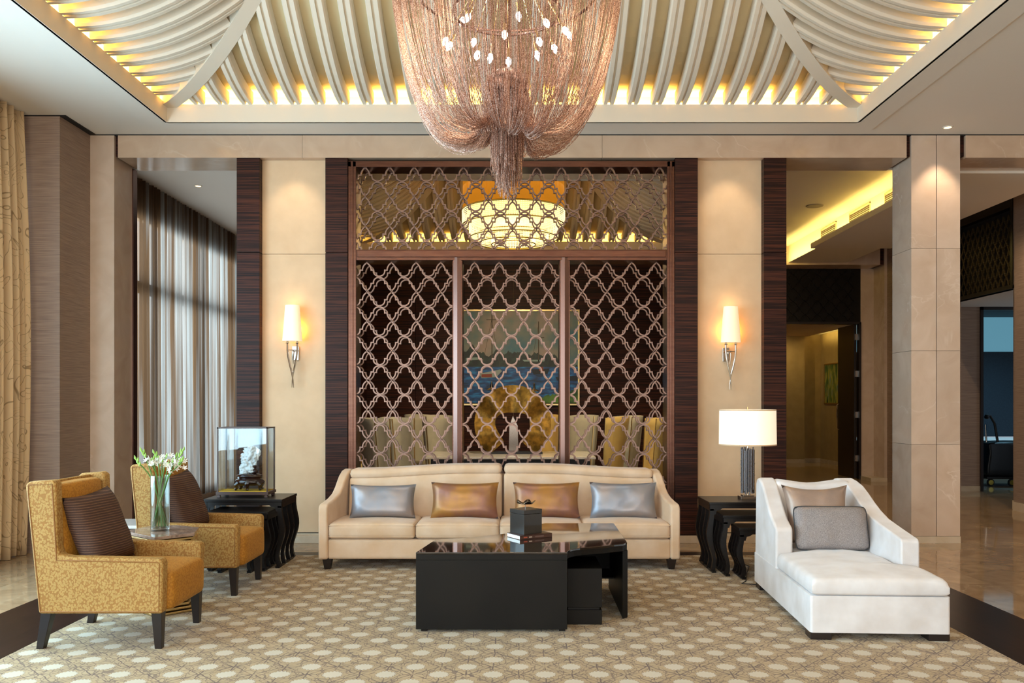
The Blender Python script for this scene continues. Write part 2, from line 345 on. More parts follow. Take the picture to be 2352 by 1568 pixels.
class MB:
    def __init__(s): s.v = []; s.f = []
    def add(s, vs, fs):
        k = len(s.v); s.v += [Vector(p) for p in vs]; s.f += [tuple(k+i for i in f) for f in fs]; return s
    def box(s, x0, x1, y0, y1, z0, z1):
        return s.add([(x0, y0, z0), (x1, y0, z0), (x1, y1, z0), (x0, y1, z0), (x0, y0, z1), (x1, y0, z1), (x1, y1, z1), (x0, y1, z1)],
                     [(0, 3, 2, 1), (4, 5, 6, 7), (0, 1, 5, 4), (1, 2, 6, 5), (2, 3, 7, 6), (3, 0, 4, 7)])
    def hexa(s, b, t):
        return s.add(list(b)+list(t), [(0, 3, 2, 1), (4, 5, 6, 7), (0, 1, 5, 4), (1, 2, 6, 5), (2, 3, 7, 6), (3, 0, 4, 7)])
    def prism(s, pts, plane, a, b):
        n = len(pts)
        def mk(p, q):
            return {'xz': (p[0], q, p[1]), 'xy': (p[0], p[1], q), 'yz': (q, p[0], p[1])}[plane]
        vs = [mk(p, a) for p in pts]+[mk(p, b) for p in pts]
        fs = [tuple(range(n))[::-1], tuple(range(n, 2*n))]+[(i, (i+1) % n, n+(i+1) % n, n+i) for i in range(n)]
        return s.add(vs, fs)
    def tube(s, pts, r, n=6, cap=True):
        pts = [Vector(p) for p in pts]; m = len(pts)
        rr = r if isinstance(r, (list, tuple)) else [r]*m
        up = None; rings = []
        for i, p in enumerate(pts):
            t = (pts[min(i+1, m-1)]-pts[max(i-1, 0)])
            t = t.normalized() if t.length > 1e-9 else Vector((0, 0, 1))
            if up is None:
                up = Vector((0, 0, 1)) if abs(t.z) < 0.9 else Vector((1, 0, 0))
            a = t.cross(up)
            if a.length < 1e-6: a = t.cross(Vector((0, 1, 0)))
            a.normalize(); b = a.cross(t).normalized(); up = b
            rings.append([p+(a*math.cos(2*PI*k/n)+b*math.sin(2*PI*k/n))*rr[i] for k in range(n)])
        k0 = len(s.v)
        for rg in rings: s.v += rg
        for i in range(m-1):
            for k in range(n):
                s.f.append((k0+i*n+k, k0+i*n+(k+1) % n, k0+(i+1)*n+(k+1) % n, k0+(i+1)*n+k))
        if cap: s.f.append(tuple(k0+k for k in range(n))[::-1]); s.f.append(tuple(k0+(m-1)*n+k for k in range(n)))
        return s
    def loop(s, pts, r, n=6): return s.tube(list(pts)+[pts[0]], r, n, False)
    def lathe(s, prof, c=(0, 0, 0), n=24, close=False):
        k0 = len(s.v); m = len(prof)
        for r, z in prof:
            for k in range(n): s.v.append(Vector((c[0]+r*math.cos(2*PI*k/n), c[1]+r*math.sin(2*PI*k/n), c[2]+z)))
        for i in range(m-1 + (1 if close else 0)):
            j = (i+1) % m
            for k in range(n): s.f.append((k0+i*n+k, k0+i*n+(k+1) % n, k0+j*n+(k+1) % n, k0+j*n+k))
        if not close:
            if prof[0][0] > 1e-5: s.f.append(tuple(k0+k for k in range(n))[::-1])
            if prof[-1][0] > 1e-5: s.f.append(tuple(k0+(m-1)*n+k for k in range(n)))
        return s
    def grid(s, fn, nu, nv):
        k0 = len(s.v)
        for j in range(nv+1):
            for i in range(nu+1): s.v.append(Vector(fn(i/nu, j/nv)))
        for j in range(nv):
            for i in range(nu): a = k0+j*(nu+1)+i; s.f.append((a, a+1, a+nu+2, a+nu+1))
        return s
    def xf(s, mat):
        s.v = [mat @ p for p in s.v]; return s
    def fn(s, f): s.v = [Vector(f(p)) for p in s.v]; return s
    def merge(s, o): return s.add(o.v, o.f)
    def build(s, name, mat, parent=None, smooth=False, bevel=0, seg=2, local=False, label=None, kind=None, solid=0, ang=40, fixn=True):
        me = bpy.data.meshes.new(name); off = Vector((0, 0, 0)) if (parent is None or local) else wloc(parent)
        me.from_pydata([tuple(p-off) for p in s.v], [], s.f); me.update()
        if fixn and len(s.v) < 60000:
            bm = bmesh.new(); bm.from_mesh(me); bmesh.ops.remove_doubles(bm, verts=bm.verts, dist=1e-5)
            bmesh.ops.recalc_face_normals(bm, faces=bm.faces); bm.to_mesh(me); bm.free()
        me.materials.append(mat)
        o = bpy.data.objects.new(name, me); COL.objects.link(o)
        if parent is not None: o.parent = parent
        if smooth or bevel:
            me.polygons.foreach_set('use_smooth', [True]*len(me.polygons))
            if not bevel: me.set_sharp_from_angle(angle=math.radians(ang))
        if bevel:
            b = o.modifiers.new('bevel', 'BEVEL'); b.width = bevel; b.segments = seg; b.limit_method = 'ANGLE'; b.angle_limit = math.radians(35); b.harden_normals = True
        if solid:
            m = o.modifiers.new('solid', 'SOLIDIFY'); m.thickness = solid; m.offset = 0
        if label: o['label'] = label
        if kind: o['kind'] = kind
        return o
def B(*a): return MB().box(*a)
def one(o, label, cat, group=None): return tag(o, label, cat, group)
def recenter(o):
    # move a top-level mesh's origin to its base centre
    vs = [v.co for v in o.data.vertices]; c = Vector(((min(v.x for v in vs)+max(v.x for v in vs))/2, (min(v.y for v in vs)+max(v.y for v in vs))/2, min(v.z for v in vs)))
    o.data.transform(Matrix.Translation(-c)); o.location = c; return o
def copy_tree(o, parent=None):
    c = o.copy(); COL.objects.link(c); c.parent = parent
    for ch in list(o.children): copy_tree(ch, c)
    return c

def cushion(x0, x1, y0, y1, z0, z1, r=0.03, crown=0.02, n=6, sag=0.0, mb=None):
    """soft rounded box with crowned top"""
    h = [(x1-x0)/2, (y1-y0)/2, (z1-z0)/2]; c = Vector(((x0+x1)/2, (y0+y1)/2, (z0+z1)/2)); r = min(r, min(h)*0.98)
    def axis(a):
        e = [-a, -a+0.12*r, -a+0.38*r, -a+r]; inner = [(-a+r)+(2*a-2*r)*k/n for k in range(1, n)]
        return e+inner+[-x for x in e[::-1]]
    ax = [axis(a) for a in h]; mb = mb or MB()
    def put(p):
        p = Vector(p); inn = Vector([max(-(h[i]-r), min(h[i]-r, p[i])) for i in range(3)]); d = p-inn
        if d.length > 1e-9: p = inn+d.normalized()*r
        u, v, ww = p.x/h[0], p.y/h[1], p.z/h[2]
        k = max(0, (1-u*u))*max(0, (1-v*v))
        p.z += crown*k*(1 if ww > 0 else -0.15)*abs(ww)
        p.x += crown*0.35*(1-v*v)*(1-ww*ww)*(1 if u > 0 else -1)*abs(u)**3
        p.y += crown*0.35*(1-u*u)*(1-ww*ww)*(1 if v > 0 else -1)*abs(v)**3
        return c+p
    for a, b, d in ((0, 1, 2), (1, 2, 0), (2, 0, 1)):
        for sgn in (-1, 1):
            A, Bx = ax[a], ax[b]; k0 = len(mb.v)
            for q in Bx:
                for p in A:
                    t = [0, 0, 0]; t[a] = p; t[b] = q; t[d] = sgn*h[d]; mb.v.append(put(t))
            na = len(A)
            for j in range(len(Bx)-1):
                for i in range(na-1):
                    f = (k0+j*na+i, k0+j*na+i+1, k0+(j+1)*na+i+1, k0+(j+1)*na+i); mb.f.append(f if sgn > 0 else f[::-1])
    return mb
def pillow_half(w, h, t, side, pinch=0.07, n=16, seed=0, power=0.55, rnd=0.0):
    """half pillow in xz plane, bulging along side*y"""
    def f(a, b):
        u, v = 2*a-1, 2*b-1
        x = w/2*u*(1-pinch*(1-v*v)*abs(u)**4); z = h/2*v*(1-pinch*1.3*(1-u*u)*abs(v)**4)
        k = 1-rnd*(u*v)**6; x *= k; z *= k
        th = t/2*(max(0, 1-u**4)*max(0, 1-v**4))**power
        th *= 1+0.16*noise.noise(Vector((x*9+seed, z*9, seed)))+0.06*noise.noise(Vector((x*26+seed, z*14, seed)))
        return (x, side*th, z)
    return MB().grid(f, n, n)
def pillow(name, label, group, loc, w, h, t, rx, rz, mat, back=None, cat='pillow', pipe=None, seed=0, pinch=0.07, ry=0, rnd=0.0):
    T = thing(name, label, cat, loc, group)
    mt = Matrix.Rotation(rx, 4, 'X')
    up = Matrix.Translation((0, 0, h/2*math.cos(rx)*0.97))
    f = pillow_half(w, h, t, -1, pinch, seed=seed, rnd=rnd).xf(up @ mt @ Matrix.Rotation(ry, 4, 'Y')); g = pillow_half(w, h, t, 1, pinch, seed=seed+3, rnd=rnd).xf(up @ mt @ Matrix.Rotation(ry, 4, 'Y'))
    if back: f.build('front_panel', mat, T, True, local=True, ang=80); g.build('back_panel', back, T, True, local=True, ang=80, label='mauve reverse side of the cushion')
    else: f.merge(g); f.build('cover', mat, T, True, local=True, ang=80)
    if pipe:
        pts = []
        for k in range(64):
            a = k/64*4; s_ = int(a); q = 2*(a-s_)-1
            u, v = [(q, -1), (1, q), (-q, 1), (-1, -q)][s_]
            kk = 1-rnd*(u*v)**6; pts.append((w/2*u*(1-pinch*(1-v*v))*kk, 0, h/2*v*(1-pinch*1.3*(1-u*u))*kk))
        MB().loop(pts, 0.005, 6).xf(up @ mt @ Matrix.Rotation(ry, 4, 'Y')).build('piping', pipe, T, True, local=True)
    T.rotation_euler = (0, 0, rz); return T
def seamless(pts): return pts

# ------------------------------------------------------------ SETTING
CZ = 4.36   # flat ceiling height
YF = 9.29   # front face of the stone portal
# floor
floor = struct('floor')
B(-6, 10, -4, 24, -0.2, -0.006).build('floor_bed', M['floor_base'], floor)
RX0, RX1, RY0, RY1 = -3.005, 2.87, 1.2, 8.50     # rug
BX0, BX1, BY0, BY1 = -3.67, 3.50, 0.6, 8.72      # wood border
tile_me = None
TS = 0.9
ix = 0
x = -5.0
gap = 0.003
meshes = {}
def tile(x0, x1, y0, y1):
    k = (round(x1-x0, 3), round(y1-y0, 3))
    if k not in meshes:
        mb = B(0, x1-x0-gap, 0, y1-y0-gap, -0.006, 0)
        o = mb.build('floor_tile', M['floor_marble'], floor, local=True); meshes[k] = o.data; o.location = (x0, y0, 0); return
    o = bpy.data.objects.new('floor_tile', meshes[k]); COL.objects.link(o); o.parent = floor; o.location = (x0, y0, 0)
def clip_tiles():
    xs = [-5.1+k*TS for k in range(15)]; ys = [3.6+k*TS for k in range(15)]
    for x0 in xs:
        for y0 in ys:
            x1, y1 = x0+TS, y0+TS
            if x1 <= BX0 or x0 >= BX1 or y0 >= BY1: tile(x0, x1, y0, y1); continue
            if y1 > BY1: tile(x0, x1, BY1, y1); 
            if x0 < BX0: tile(x0, BX0, y0, min(y1, BY1))
            if x1 > BX1: tile(BX1, x1, y0, min(y1, BY1))
clip_tiles()
B(-6, 10, -4, 3.6, -0.006, 0).build('floor_paving', M['floor_marble'], floor)
B(-6, 10, 17.1, 24, -0.006, 0).build('floor_paving', M['floor_marble'], floor)
for a in ((BX0, RX0, BY0, BY1), (RX1, BX1, BY0, BY1), (RX0, RX1, RY1, BY1), (RX0, RX1, BY0, RY0)):
    B(a[0], a[1]-0.002, a[2], a[3]-0.002, -0.006, 0.003).build('wood_border', M['floor_wood'], floor)
one(recenter(B(RX0, RX1, RY0, RY1, -0.005, 0.010).build('area_rug', M['rug'])), 'large tan rug with scalloped ivory flowers and brown cracked outlines', 'rug')

# main ceiling with vault
def build_vault(ceil, x0, x1, y0, y1, zlip, full=True, pitch=0.245, rs=0.0):
    W, L = x1-x0, y1-y0; half = min(W, L)/2
    def z(s): return 0.32*s*s if s < 1.8 else 1.0368+1.152*(s-1.8)
    base = zlip+0.17
    sides = {'back': ((x0, y1), (1, 0), (0, -1), W), 'front': ((x0, y0), (1, 0), (0, 1), W), 'left': ((x0, y0), (0, 1), (1, 0), L), 'right': ((x1, y0), (0, 1), (-1, 0), L)}
    N = 22
    for nm, (o, la, inn, ln) in sides.items():
        def pt(t, s, h): return Vector((o[0]+la[0]*t+inn[0]*s, o[1]+la[1]*t+inn[1]*s, h))
        mb = MB(); ss = [-0.22]+[half*k/N for k in range(N+1)]
        vs = []
        for s in ss: vs += [pt(s, s, base+0.15+z(max(0, s))), pt(ln-s, s, base+0.15+z(max(0, s)))]
        mb.add(vs, [(2*i, 2*i+1, 2*i+3, 2*i+2) for i in range(len(ss)-1)])
        mb.add([pt(-0.22, -0.22, zlip), pt(ln+0.22, -0.22, zlip), pt(ln+0.22, -0.22, base+0.15), pt(-0.22, -0.22, base+0.15)], [(0, 1, 2, 3)])
        mb.build('vault_surface', M['vault_paint'], ceil)
        # fascia
        fb = MB(); fb.add([pt(0, 0.005, zlip-0.012), pt(ln, 0.005, zlip-0.012), pt(ln, 0.005, base), pt(0, 0.005, base), pt(0, -0.02, zlip-0.012), pt(ln, -0.02, zlip-0.012), pt(ln, -0.02, base), pt(0, -0.02, base)],
                          [(0, 1, 2, 3), (5, 4, 7, 6), (3, 2, 6, 7), (1, 0, 4, 5)])
        fb.build('fascia', M['rib_paint'], ceil)
        nr = int((ln-0.55)/pitch)+1; st = (ln-(nr-1)*pitch)/2
        cache = {}
        for k in range(nr):
            t = st+k*pitch; sm = min(t, ln-t, half)-0.03
            if sm < 0.15: continue
            key = round(min(t, ln-t, half), 3)
            if key not in cache:
                hw, hd, g = 0.062, 0.12, 0.013
                sec = [(-hw, hd), (-hw, 0.022), (-hw+0.012, 0.0), (-g, 0), (-g, 0.022), (g, 0.022), (g, 0), (hw-0.012, 0.0), (hw, 0.022), (hw, hd)]
                n = max(4, int(sm/half*26)); vv = []; ff = []
                for i in range(n+1):
                    s = sm*i/n; ds = 0.64*s if s < 1.8 else 1.152; nl = math.sqrt(1+ds*ds)
                    for (a, d) in sec: vv.append((a, s-ds/nl*d, z(s)+1/nl*d))
                m = len(sec)
                for i in range(n):
                    for j in range(m-1): ff.append((i*m+j, i*m+j+1, (i+1)*m+j+1, (i+1)*m+j))
                ff.append(tuple(range(m))); ff.append(tuple(range(n*m, n*m+m))[::-1])
                mm = MB().add(vv, ff); ob = mm.build('rib', M['rib_paint'], ceil, local=True); cache[key] = ob.data
            else:
                ob = bpy.data.objects.new('rib', cache[key]); COL.objects.link(ob); ob.parent = ceil
            p = pt(t, 0, base); ob.location = p
            ob.rotation_euler = (0, 0, {'back': PI, 'front': 0, 'left': -PI/2, 'right': PI/2}[nm])
        # LED strip in the cove trough
        a_ = pt(ln/2, -0.07, zlip+0.12)
        lt = area('cove_light', a_, (inn[0]*0.5, inn[1]*0.5, 1), 0.04, 0.04, COVE*ln/7.0, AMBER)
        lt.data.size = ln if la[0] else 0.04; lt.data.size_y = 0.04 if la[0] else ln
        lt.rotation_euler = (PI+(0.75 if nm == 'front' else -0.75 if nm == 'back' else 0), (0.75 if nm == 'right' else -0.75 if nm == 'left' else 0), 0)
    for cx, cy, dx, dy in ((x0, y0, 1, 1), (x1, y0, -1, 1), (x0, y1, 1, -1), (x1, y1, -1, -1)):
        q = Vector((dx, -dy, 0)).normalized()*0.07; vs = []; n = 26
        for i in range(n+1):
            s = half*i/n; c = Vector((cx+dx*s, cy+dy*s, base-0.035+z(s)))
            for off, up in ((-1, 0), (1, 0), (1, 0.19), (-1, 0.19)): vs.append(c+q*off+Vector((0, 0, up)))
        fs = [(i*4+j, i*4+(j+1) % 4, (i+1)*4+(j+1) % 4, (i+1)*4+j) for i in range(n) for j in range(4)]
        MB().add(vs, fs).build('hip_rib', M['rib_paint'], ceil, True)
COVE = 150
ceil = struct('ceiling')
VX0, VX1, VY0, VY1 = -3.57, 3.46, 1.86, 8.86
def flat_ring(ceil, X0, X1, Y0, Y1, x0, x1, y0, y1, z, t=0.03):
    for a in ((X0, X1, y1, Y1), (X0, X1, Y0, y0), (X0, x0, y0, y1), (x1, X1, y0, y1)):
        B(a[0], a[1], a[2], a[3], z, z+t).build('ceiling_board', M['white_paint'], ceil)
flat_ring(ceil, -5.3, 9.0, -4, YF, VX0, VX1, VY0, VY1, CZ)
for a in ((VX0-0.24, VX1+0.24, VY1, VY1+0.24), (VX0-0.24, VX1+0.24, VY0-0.24, VY0), (VX0-0.24, VX0, VY0, VY1), (VX1, VX1+0.24, VY0, VY1)):
    B(a[0], a[1], a[2], a[3], CZ-0.012, CZ).build('border_band', M['white_paint'], ceil)
build_vault(ceil, VX0, VX1, VY0, VY1, CZ)
# dining room ceiling
ceil2 = struct('ceiling')
DX0, DX1, DY0, DY1 = -2.95, 2.80, 11.2, 16.4
flat_ring(ceil2, -5.3, 2.87, 9.81, 17.0, DX0, DX1, DY0, DY1, CZ)
COVE = 55
build_vault(ceil2, DX0, DX1, DY0, DY1, CZ)

# shell walls out of view
wr = struct('wall_rear')
B(-5.3, 9.0, -3.6, -3.5, 3.95, 4.4).build('wall_panel', M['cream_panel'], wr); B(-5.3, -4.9, -3.6, -3.5, 0, 3.95).build('wall_panel', M['cream_panel'], wr)
B(4.3, 9.0, -3.6, -3.5, 0, 3.95).build('wall_panel', M['cream_panel'], wr)
w1 = struct('window_1')
for k in range(6): B(-4.9+k*1.83, -4.84+k*1.83, -3.58, -3.50, 0, 3.95).build('mullion', M['dark_lattice'], w1)
B(-4.9, 4.3, -3.57, -3.51, 2.95, 3.0).build('transom', M['dark_lattice'], w1)
B(-4.9, 4.3, -3.555, -3.55, 0, 3.95).build('glass_pane', M['window_sky'], w1)
wl = struct('wall_left')
B(-5.2, -5.1, -3.6, 8.67, 3.95, 4.4).build('wall_header', M['cream_panel'], wl)
B(-4.98, -4.90, 9.8, 17, 3.88, 4.4).build('wall_header', M['cream_panel'], wl)
B(-5.3, -5.05, 17.0, 17.1, 0, 4.4).build('wall_end', M['cream_panel'], wl)
w2 = struct('window_2')
B(-5.2, -5.1, -3.5, 8.67, 0, 0.32).build('sill_wall', M['stone'], w2)
for k in range(7): B(-5.18, -5.10, -3.4+k*2.0, -3.33+k*2.0, 0, 3.95).build('mullion', M['dark_lattice'], w2)
B(-5.17, -5.11, -3.4, 8.67, 2.97, 3.03).build('transom', M['dark_lattice'], w2)
B(-5.16, -5.155, -3.5, 8.67, 0.32, 3.95).build('glass_pane', M['window_sky'], w2)
w3 = struct('window_3')
B(-4.98, -4.90, 9.82, 17, 0, 0.22).build('sill_wall', M['stone'], w3)
for yy in (9.85, 11.55, 13.25, 14.95, 16.65): B(-4.98, -4.93, yy, yy+0.10, 0, 3.97).build('mullion', M['dark_lattice'], w3)
B(-4.98, -4.93, 9.82, 17, 2.92, 3.08).build('transom', M['dark_lattice'], w3)
B(-6.2, -6.19, 9.0, 18, -0.2, 4.5).build('daylight_screen', M['window_sky'], w3)
wrt = struct('wall_right')
B(9.0, 9.1, -3.6, 9.29, 0, 4.4).build('wall_panel', M['cream_panel'], wrt)

# left pier: grasscloth wall then limestone pillar
wp = struct('wall_left')
B(-5.3, -4.56, 8.67, YF, 0.0, CZ-0.012).build('grasscloth_panel', M['wallcover'], wp)
B(-5.3, -4.305, YF, 9.82, 0.0, CZ-0.012).build('stone_slab', M['stone'], wp)
B(-4.305, -4.29, 9.72, 9.82, 0.0, 4.11).build('bronze_trim', M['copper'], wp)
B(-4.5595, -4.552, 8.66, YF, 0, 0.16).build('skirting', M['skirt'], wp)
B(-5.3, -4.5, 8.665, YF-0.001, CZ-0.012, CZ).build('shadow_gap', M['black_gap'], wp)

# stone portal: beams and column
portal = struct('wall_back')
for x0, x1 in ((-4.265, -2.3), (-2.297, 0.9), (0.903, 4.15)):
    B(x0, x1, YF, 9.81, 4.11, CZ-0.012).build('beam_stone', M['stone_hi'], portal)
for x0, x1 in ((4.78, 6.6), (6.603, 8.6)):
    B(x0, x1, YF, 9.81, 4.11, CZ-0.012).build('beam_stone', M['stone_hi'], portal)
B(-5.3, 8.9, YF+0.004, 9.8, CZ-0.0125, CZ+0.02).build('shadow_gap', M['black_gap'], portal)
for x0, x1 in ((-4.305, -4.265), (4.15, 4.20), (4.72, 4.78)):
    B(x0, x1, YF+0.04, 9.8, 4.135, CZ-0.012).build('recessed_joint', M['ebony'], portal)
colm = struct('wall_column')
for i, (z0, z1) in enumerate(((0.075, 1.05), (1.053, 2.05), (2.053, 3.14), (3.143, CZ-0.012))):
    B(4.20, 4.464, YF, 9.76, z0, z1).build('column_stone', M['stone'], colm)
    B(4.472, 4.72, YF, 9.76, z0, z1).build('column_stone', M['stone'], colm)
B(4.464, 4.472, YF+0.02, 9.75, 0.075, CZ-0.012).build('joint_strip', M['black_gap'], colm)
B(4.195, 4.725, YF-0.004, 9.765, 0, 0.072).build('skirting', M['skirt'], colm)

# panelled wall with ebony pilasters
wb = struct('wall_back')
for x0, x1 in ((-3.0, -2.755), (-2.053, -1.816), (1.681, 1.923), (2.629, 2.870)):
    for z0, z1 in ((0.08, 3.098), (3.102, 4.11)):
        B(x0, x1, YF+0.004, 9.60, z0, z1).build('ebony_panel', M['ebony'], wb, bevel=0.002, seg=1)
for x0, x1 in ((-2.755, -2.053), (1.923, 2.629)):
    for z0, z1 in ((0.10, 3.097), (3.101, 4.11)):
        B(x0, x1, 9.39, 9.58, z0, z1).build('cream_panel', M['cream_panel'], wb, bevel=0.002, seg=1)
    B(x0, x1, 9.385, 9.58, 0.092, 0.10).build('shadow_gap', M['black_gap'], wb)
for x0, x1 in ((-3.0, -1.816), (1.681, 2.870)):
    B(x0, x1, YF-0.008, 9.60, 0, 0.08).build('skirting', M['skirt'], wb, bevel=0.002, seg=1)
    B(x0, x1, 9.377, 9.60, 0.0, 0.092).build('skirting', M['skirt'], wb)

# ------------------------------------------------------------ copper screen
sx = thing('lattice_screen', 'tall copper quatrefoil lattice screen framed between dark striped pilasters', 'screen', (-0.066, 9.32, 0))
def frame_bar(pts, plane, a, b, nm): MB().prism(pts, plane, a, b).build(nm, M['copper_frame'], sx, bevel=0.003, seg=1)
for x0, x1, nm in ((-1.815, -1.728, 'stile'), (1.598, 1.680, 'stile')):
    B(x0, x1, 9.315, 9.60, 0.0, 4.08).build(nm, M['copper_frame'], sx, bevel=0.004, seg=1)
    xm = (x0+x1)/2; B(xm-0.012, xm+0.012, 9.302, 9.32, 0.0, 4.08).build('stile_bead', M['copper_frame'], sx, bevel=0.003, seg=1)
B(-1.815, 1.680, 9.315, 9.60, 4.02, 4.085).build('top_rail', M['copper_frame'], sx, bevel=0.004, seg=1)
B(-1.728, 1.598, 9.315, 9.60, 3.02, 3.137).build('transom', M['copper_frame'], sx, bevel=0.004, seg=1)
B(-1.715, 1.585, 9.295, 9.32, 3.052, 3.125).build('transom_cap', M['copper_frame'], sx, bevel=0.006, seg=2)
B(-1.728, 1.598, 9.315, 9.60, 0.0, 0.14).build('bottom_rail', M['copper_frame'], sx, bevel=0.004, seg=1)
for x0, x1 in ((-0.6995, -0.592), (0.448, 0.560)):
    B(x0, x1, 9.325, 9.60, 0.14, 3.02).build('mullion', M['copper_frame'], sx, bevel=0.003, seg=1)
    xm = (x0+x1)/2; h = (x1-x0)/2-0.012
    mb = MB(); b = [(xm-h, 9.318), (xm, 9.308), (xm+h, 9.318)]
    vs = [(b[0][0], b[0][1], 0.0), (b[1][0], b[1][1], 0.0), (b[2][0], b[2][1], 0.0), (b[0][0], b[0][1], 3.035), (b[1][0], b[1][1], 3.095), (b[2][0], b[2][1], 3.035)]
    mb.add(vs, [(0, 1, 4, 3), (1, 2, 5, 4), (3, 4, 5), (0, 2, 1)]).build('mullion_ridge', M['copper'], sx)
CPX, CPZ = 0.2628, 0.317
def quarter():
    k = CPX/350.0; kz = CPZ/424.0
    pts = []
    for i in range(7):                      # pointed arch from apex down
        t = i/6; a = math.radians(0+ (1-t)*72)
        pts.append((0, 0))
    P_ = []
    # arch: circle centred (-62,95) radius 125 reaching x=0 at top
    R = 128.0; cxx = 62-R
    a0 = math.acos(-cxx/R)
    for i in range(7):
        a = a0*(1-i/6); P_.append((cxx+R*math.cos(a), 95+R*math.sin(a)*(105/(R*math.sin(a0)))))
    P_ += [(96, 95), (96, 76)]
    for i in range(1, 7):
        a = PI+ (PI/2)*i/6; P_.append((176+80*math.cos(a), 76+68*math.sin(a)))
    return [(x*k, z*kz) for x, z in P_]
Q = quarter()
def lattice_cell(cx, cz):
    q = Q; up = [(cx+x, cz+z) for x, z in q]; ri = [(cx+x, cz-z) for x, z in q[::-1]]
    dn = [(cx-x, cz-z) for x, z in q]; le = [(cx-x, cz+z) for x, z in q[::-1]]
    return [up, ri, dn, le]
def lattice(name, parent, cols, rows, xr, zr, y0, y1, wd, mat, xf=None):
    mb = MB()
    def strip(pl):
        # clip polyline to rect
        n = len(pl); prev = None
        offs = []
        for i in range(n):
            a = Vector(pl[max(i-1, 0)]); b = Vector(pl[min(i+1, n-1)]); p = Vector(pl[i])
            d1 = (p-a).normalized() if i > 0 else None; d2 = (b-p).normalized() if i < n-1 else None
            if d1 is None: d1 = d2
            if d2 is None: d2 = d1
            n1 = Vector((-d1.y, d1.x)); n2 = Vector((-d2.y, d2.x)); nn = (n1+n2); nn = nn.normalized() if nn.length > 1e-6 else n1
            nn *= (wd/2)/max(0.5, nn.dot(n1)); offs.append((p+nn, p-nn, p))
        for i in range(n-1):
            m = (offs[i][2]+offs[i+1][2])/2
            if not (xr[0] <= m.x <= xr[1] and zr[0] <= m.y <= zr[1]): continue
            A, Bq, C, D = offs[i][0], offs[i][1], offs[i+1][1], offs[i+1][0]
            vs = [(p.x, y0, p.y) for p in (A, Bq, C, D)]+[(p.x, y1, p.y) for p in (A, Bq, C, D)]
            mb.add(vs, [(0, 1, 2, 3), (7, 6, 5, 4), (1, 5, 6, 2), (3, 7, 4, 0)][0:4] + [(0, 3, 7, 4)])
    for cx in cols:
        for cz in rows:
            for pl in lattice_cell(cx, cz): strip(pl)
            for sg in (1, -1):
                strip([(cx, cz+sg*0.148), (cx, cz+sg*0.1585)])
    if xf: mb.xf(xf)
    return mb.build(name, mat, parent, fixn=False)
def px2x(p, d=9.37): return (p-1189)*d/2000
zt = 1.5+(924-602)*9.37/2000
rows = [zt-0.1585-k*CPZ for k in range(10)]
rows_up = [1.5+(924-384)*9.37/2000-0.1585-k*CPZ for k in range(4)]
colsL = [px2x(1012.3-k*56.5) for k in range(4)]; colsM = [px2x(1089.9+k*56.5) for k in range(4)]; colsR = [px2x(1337.8+k*56.5) for k in range(4)]
colsU = [px2x(839.1+k*56.3) for k in range(-1, 14)]
for (y0, y1, sh, nm) in ((9.358, 9.382, 0.0, 'front'), (9.562, 9.586, 0.0, 'rear')):
    lattice('lattice_panel', sx, colsL, rows, (-1.735, -0.695), (0.13, 3.03), y0, y1, 0.0135, M['lattice'])
    lattice('lattice_panel', sx, colsM, rows, (-0.595, 0.452), (0.13, 3.03), y0, y1, 0.0135, M['lattice'])
    lattice('lattice_panel', sx, colsR, rows, (0.556, 1.605), (0.13, 3.03), y0, y1, 0.0135, M['lattice'])
    lattice('lattice_panel', sx, colsU, rows_up, (-1.735, 1.605), (3.13, 4.03), y0, y1, 0.0135, M['lattice'])
# ------------------------------------------------------------ rooms beyond
wd = struct('wall_dining')
# side partitions of the dining room and its far wall of ebony boards
B(-3.0, -2.93, 9.6, 17.0, 0, CZ).build('ebony_side', M['ebony'], wd)
B(2.80, 2.87, 9.6, 17.0, 0, CZ).build('ebony_side', M['ebony'], wd)
k = 0; xx = -2.93
while xx < 2.79:
    x1 = min(xx+0.95, 2.80)
    for z0, z1 in ((0.0, 1.6), (1.603, 3.1), (3.103, CZ)): B(xx, x1-0.006, 16.9, 16.98, z0, z1).build('ebony_board', M['ebony'], wd)
    xx = x1
B(-5.3, 4.0, 17.0, 17.1, 0, 4.6).build('end_wall', M['cream_panel'], wd)

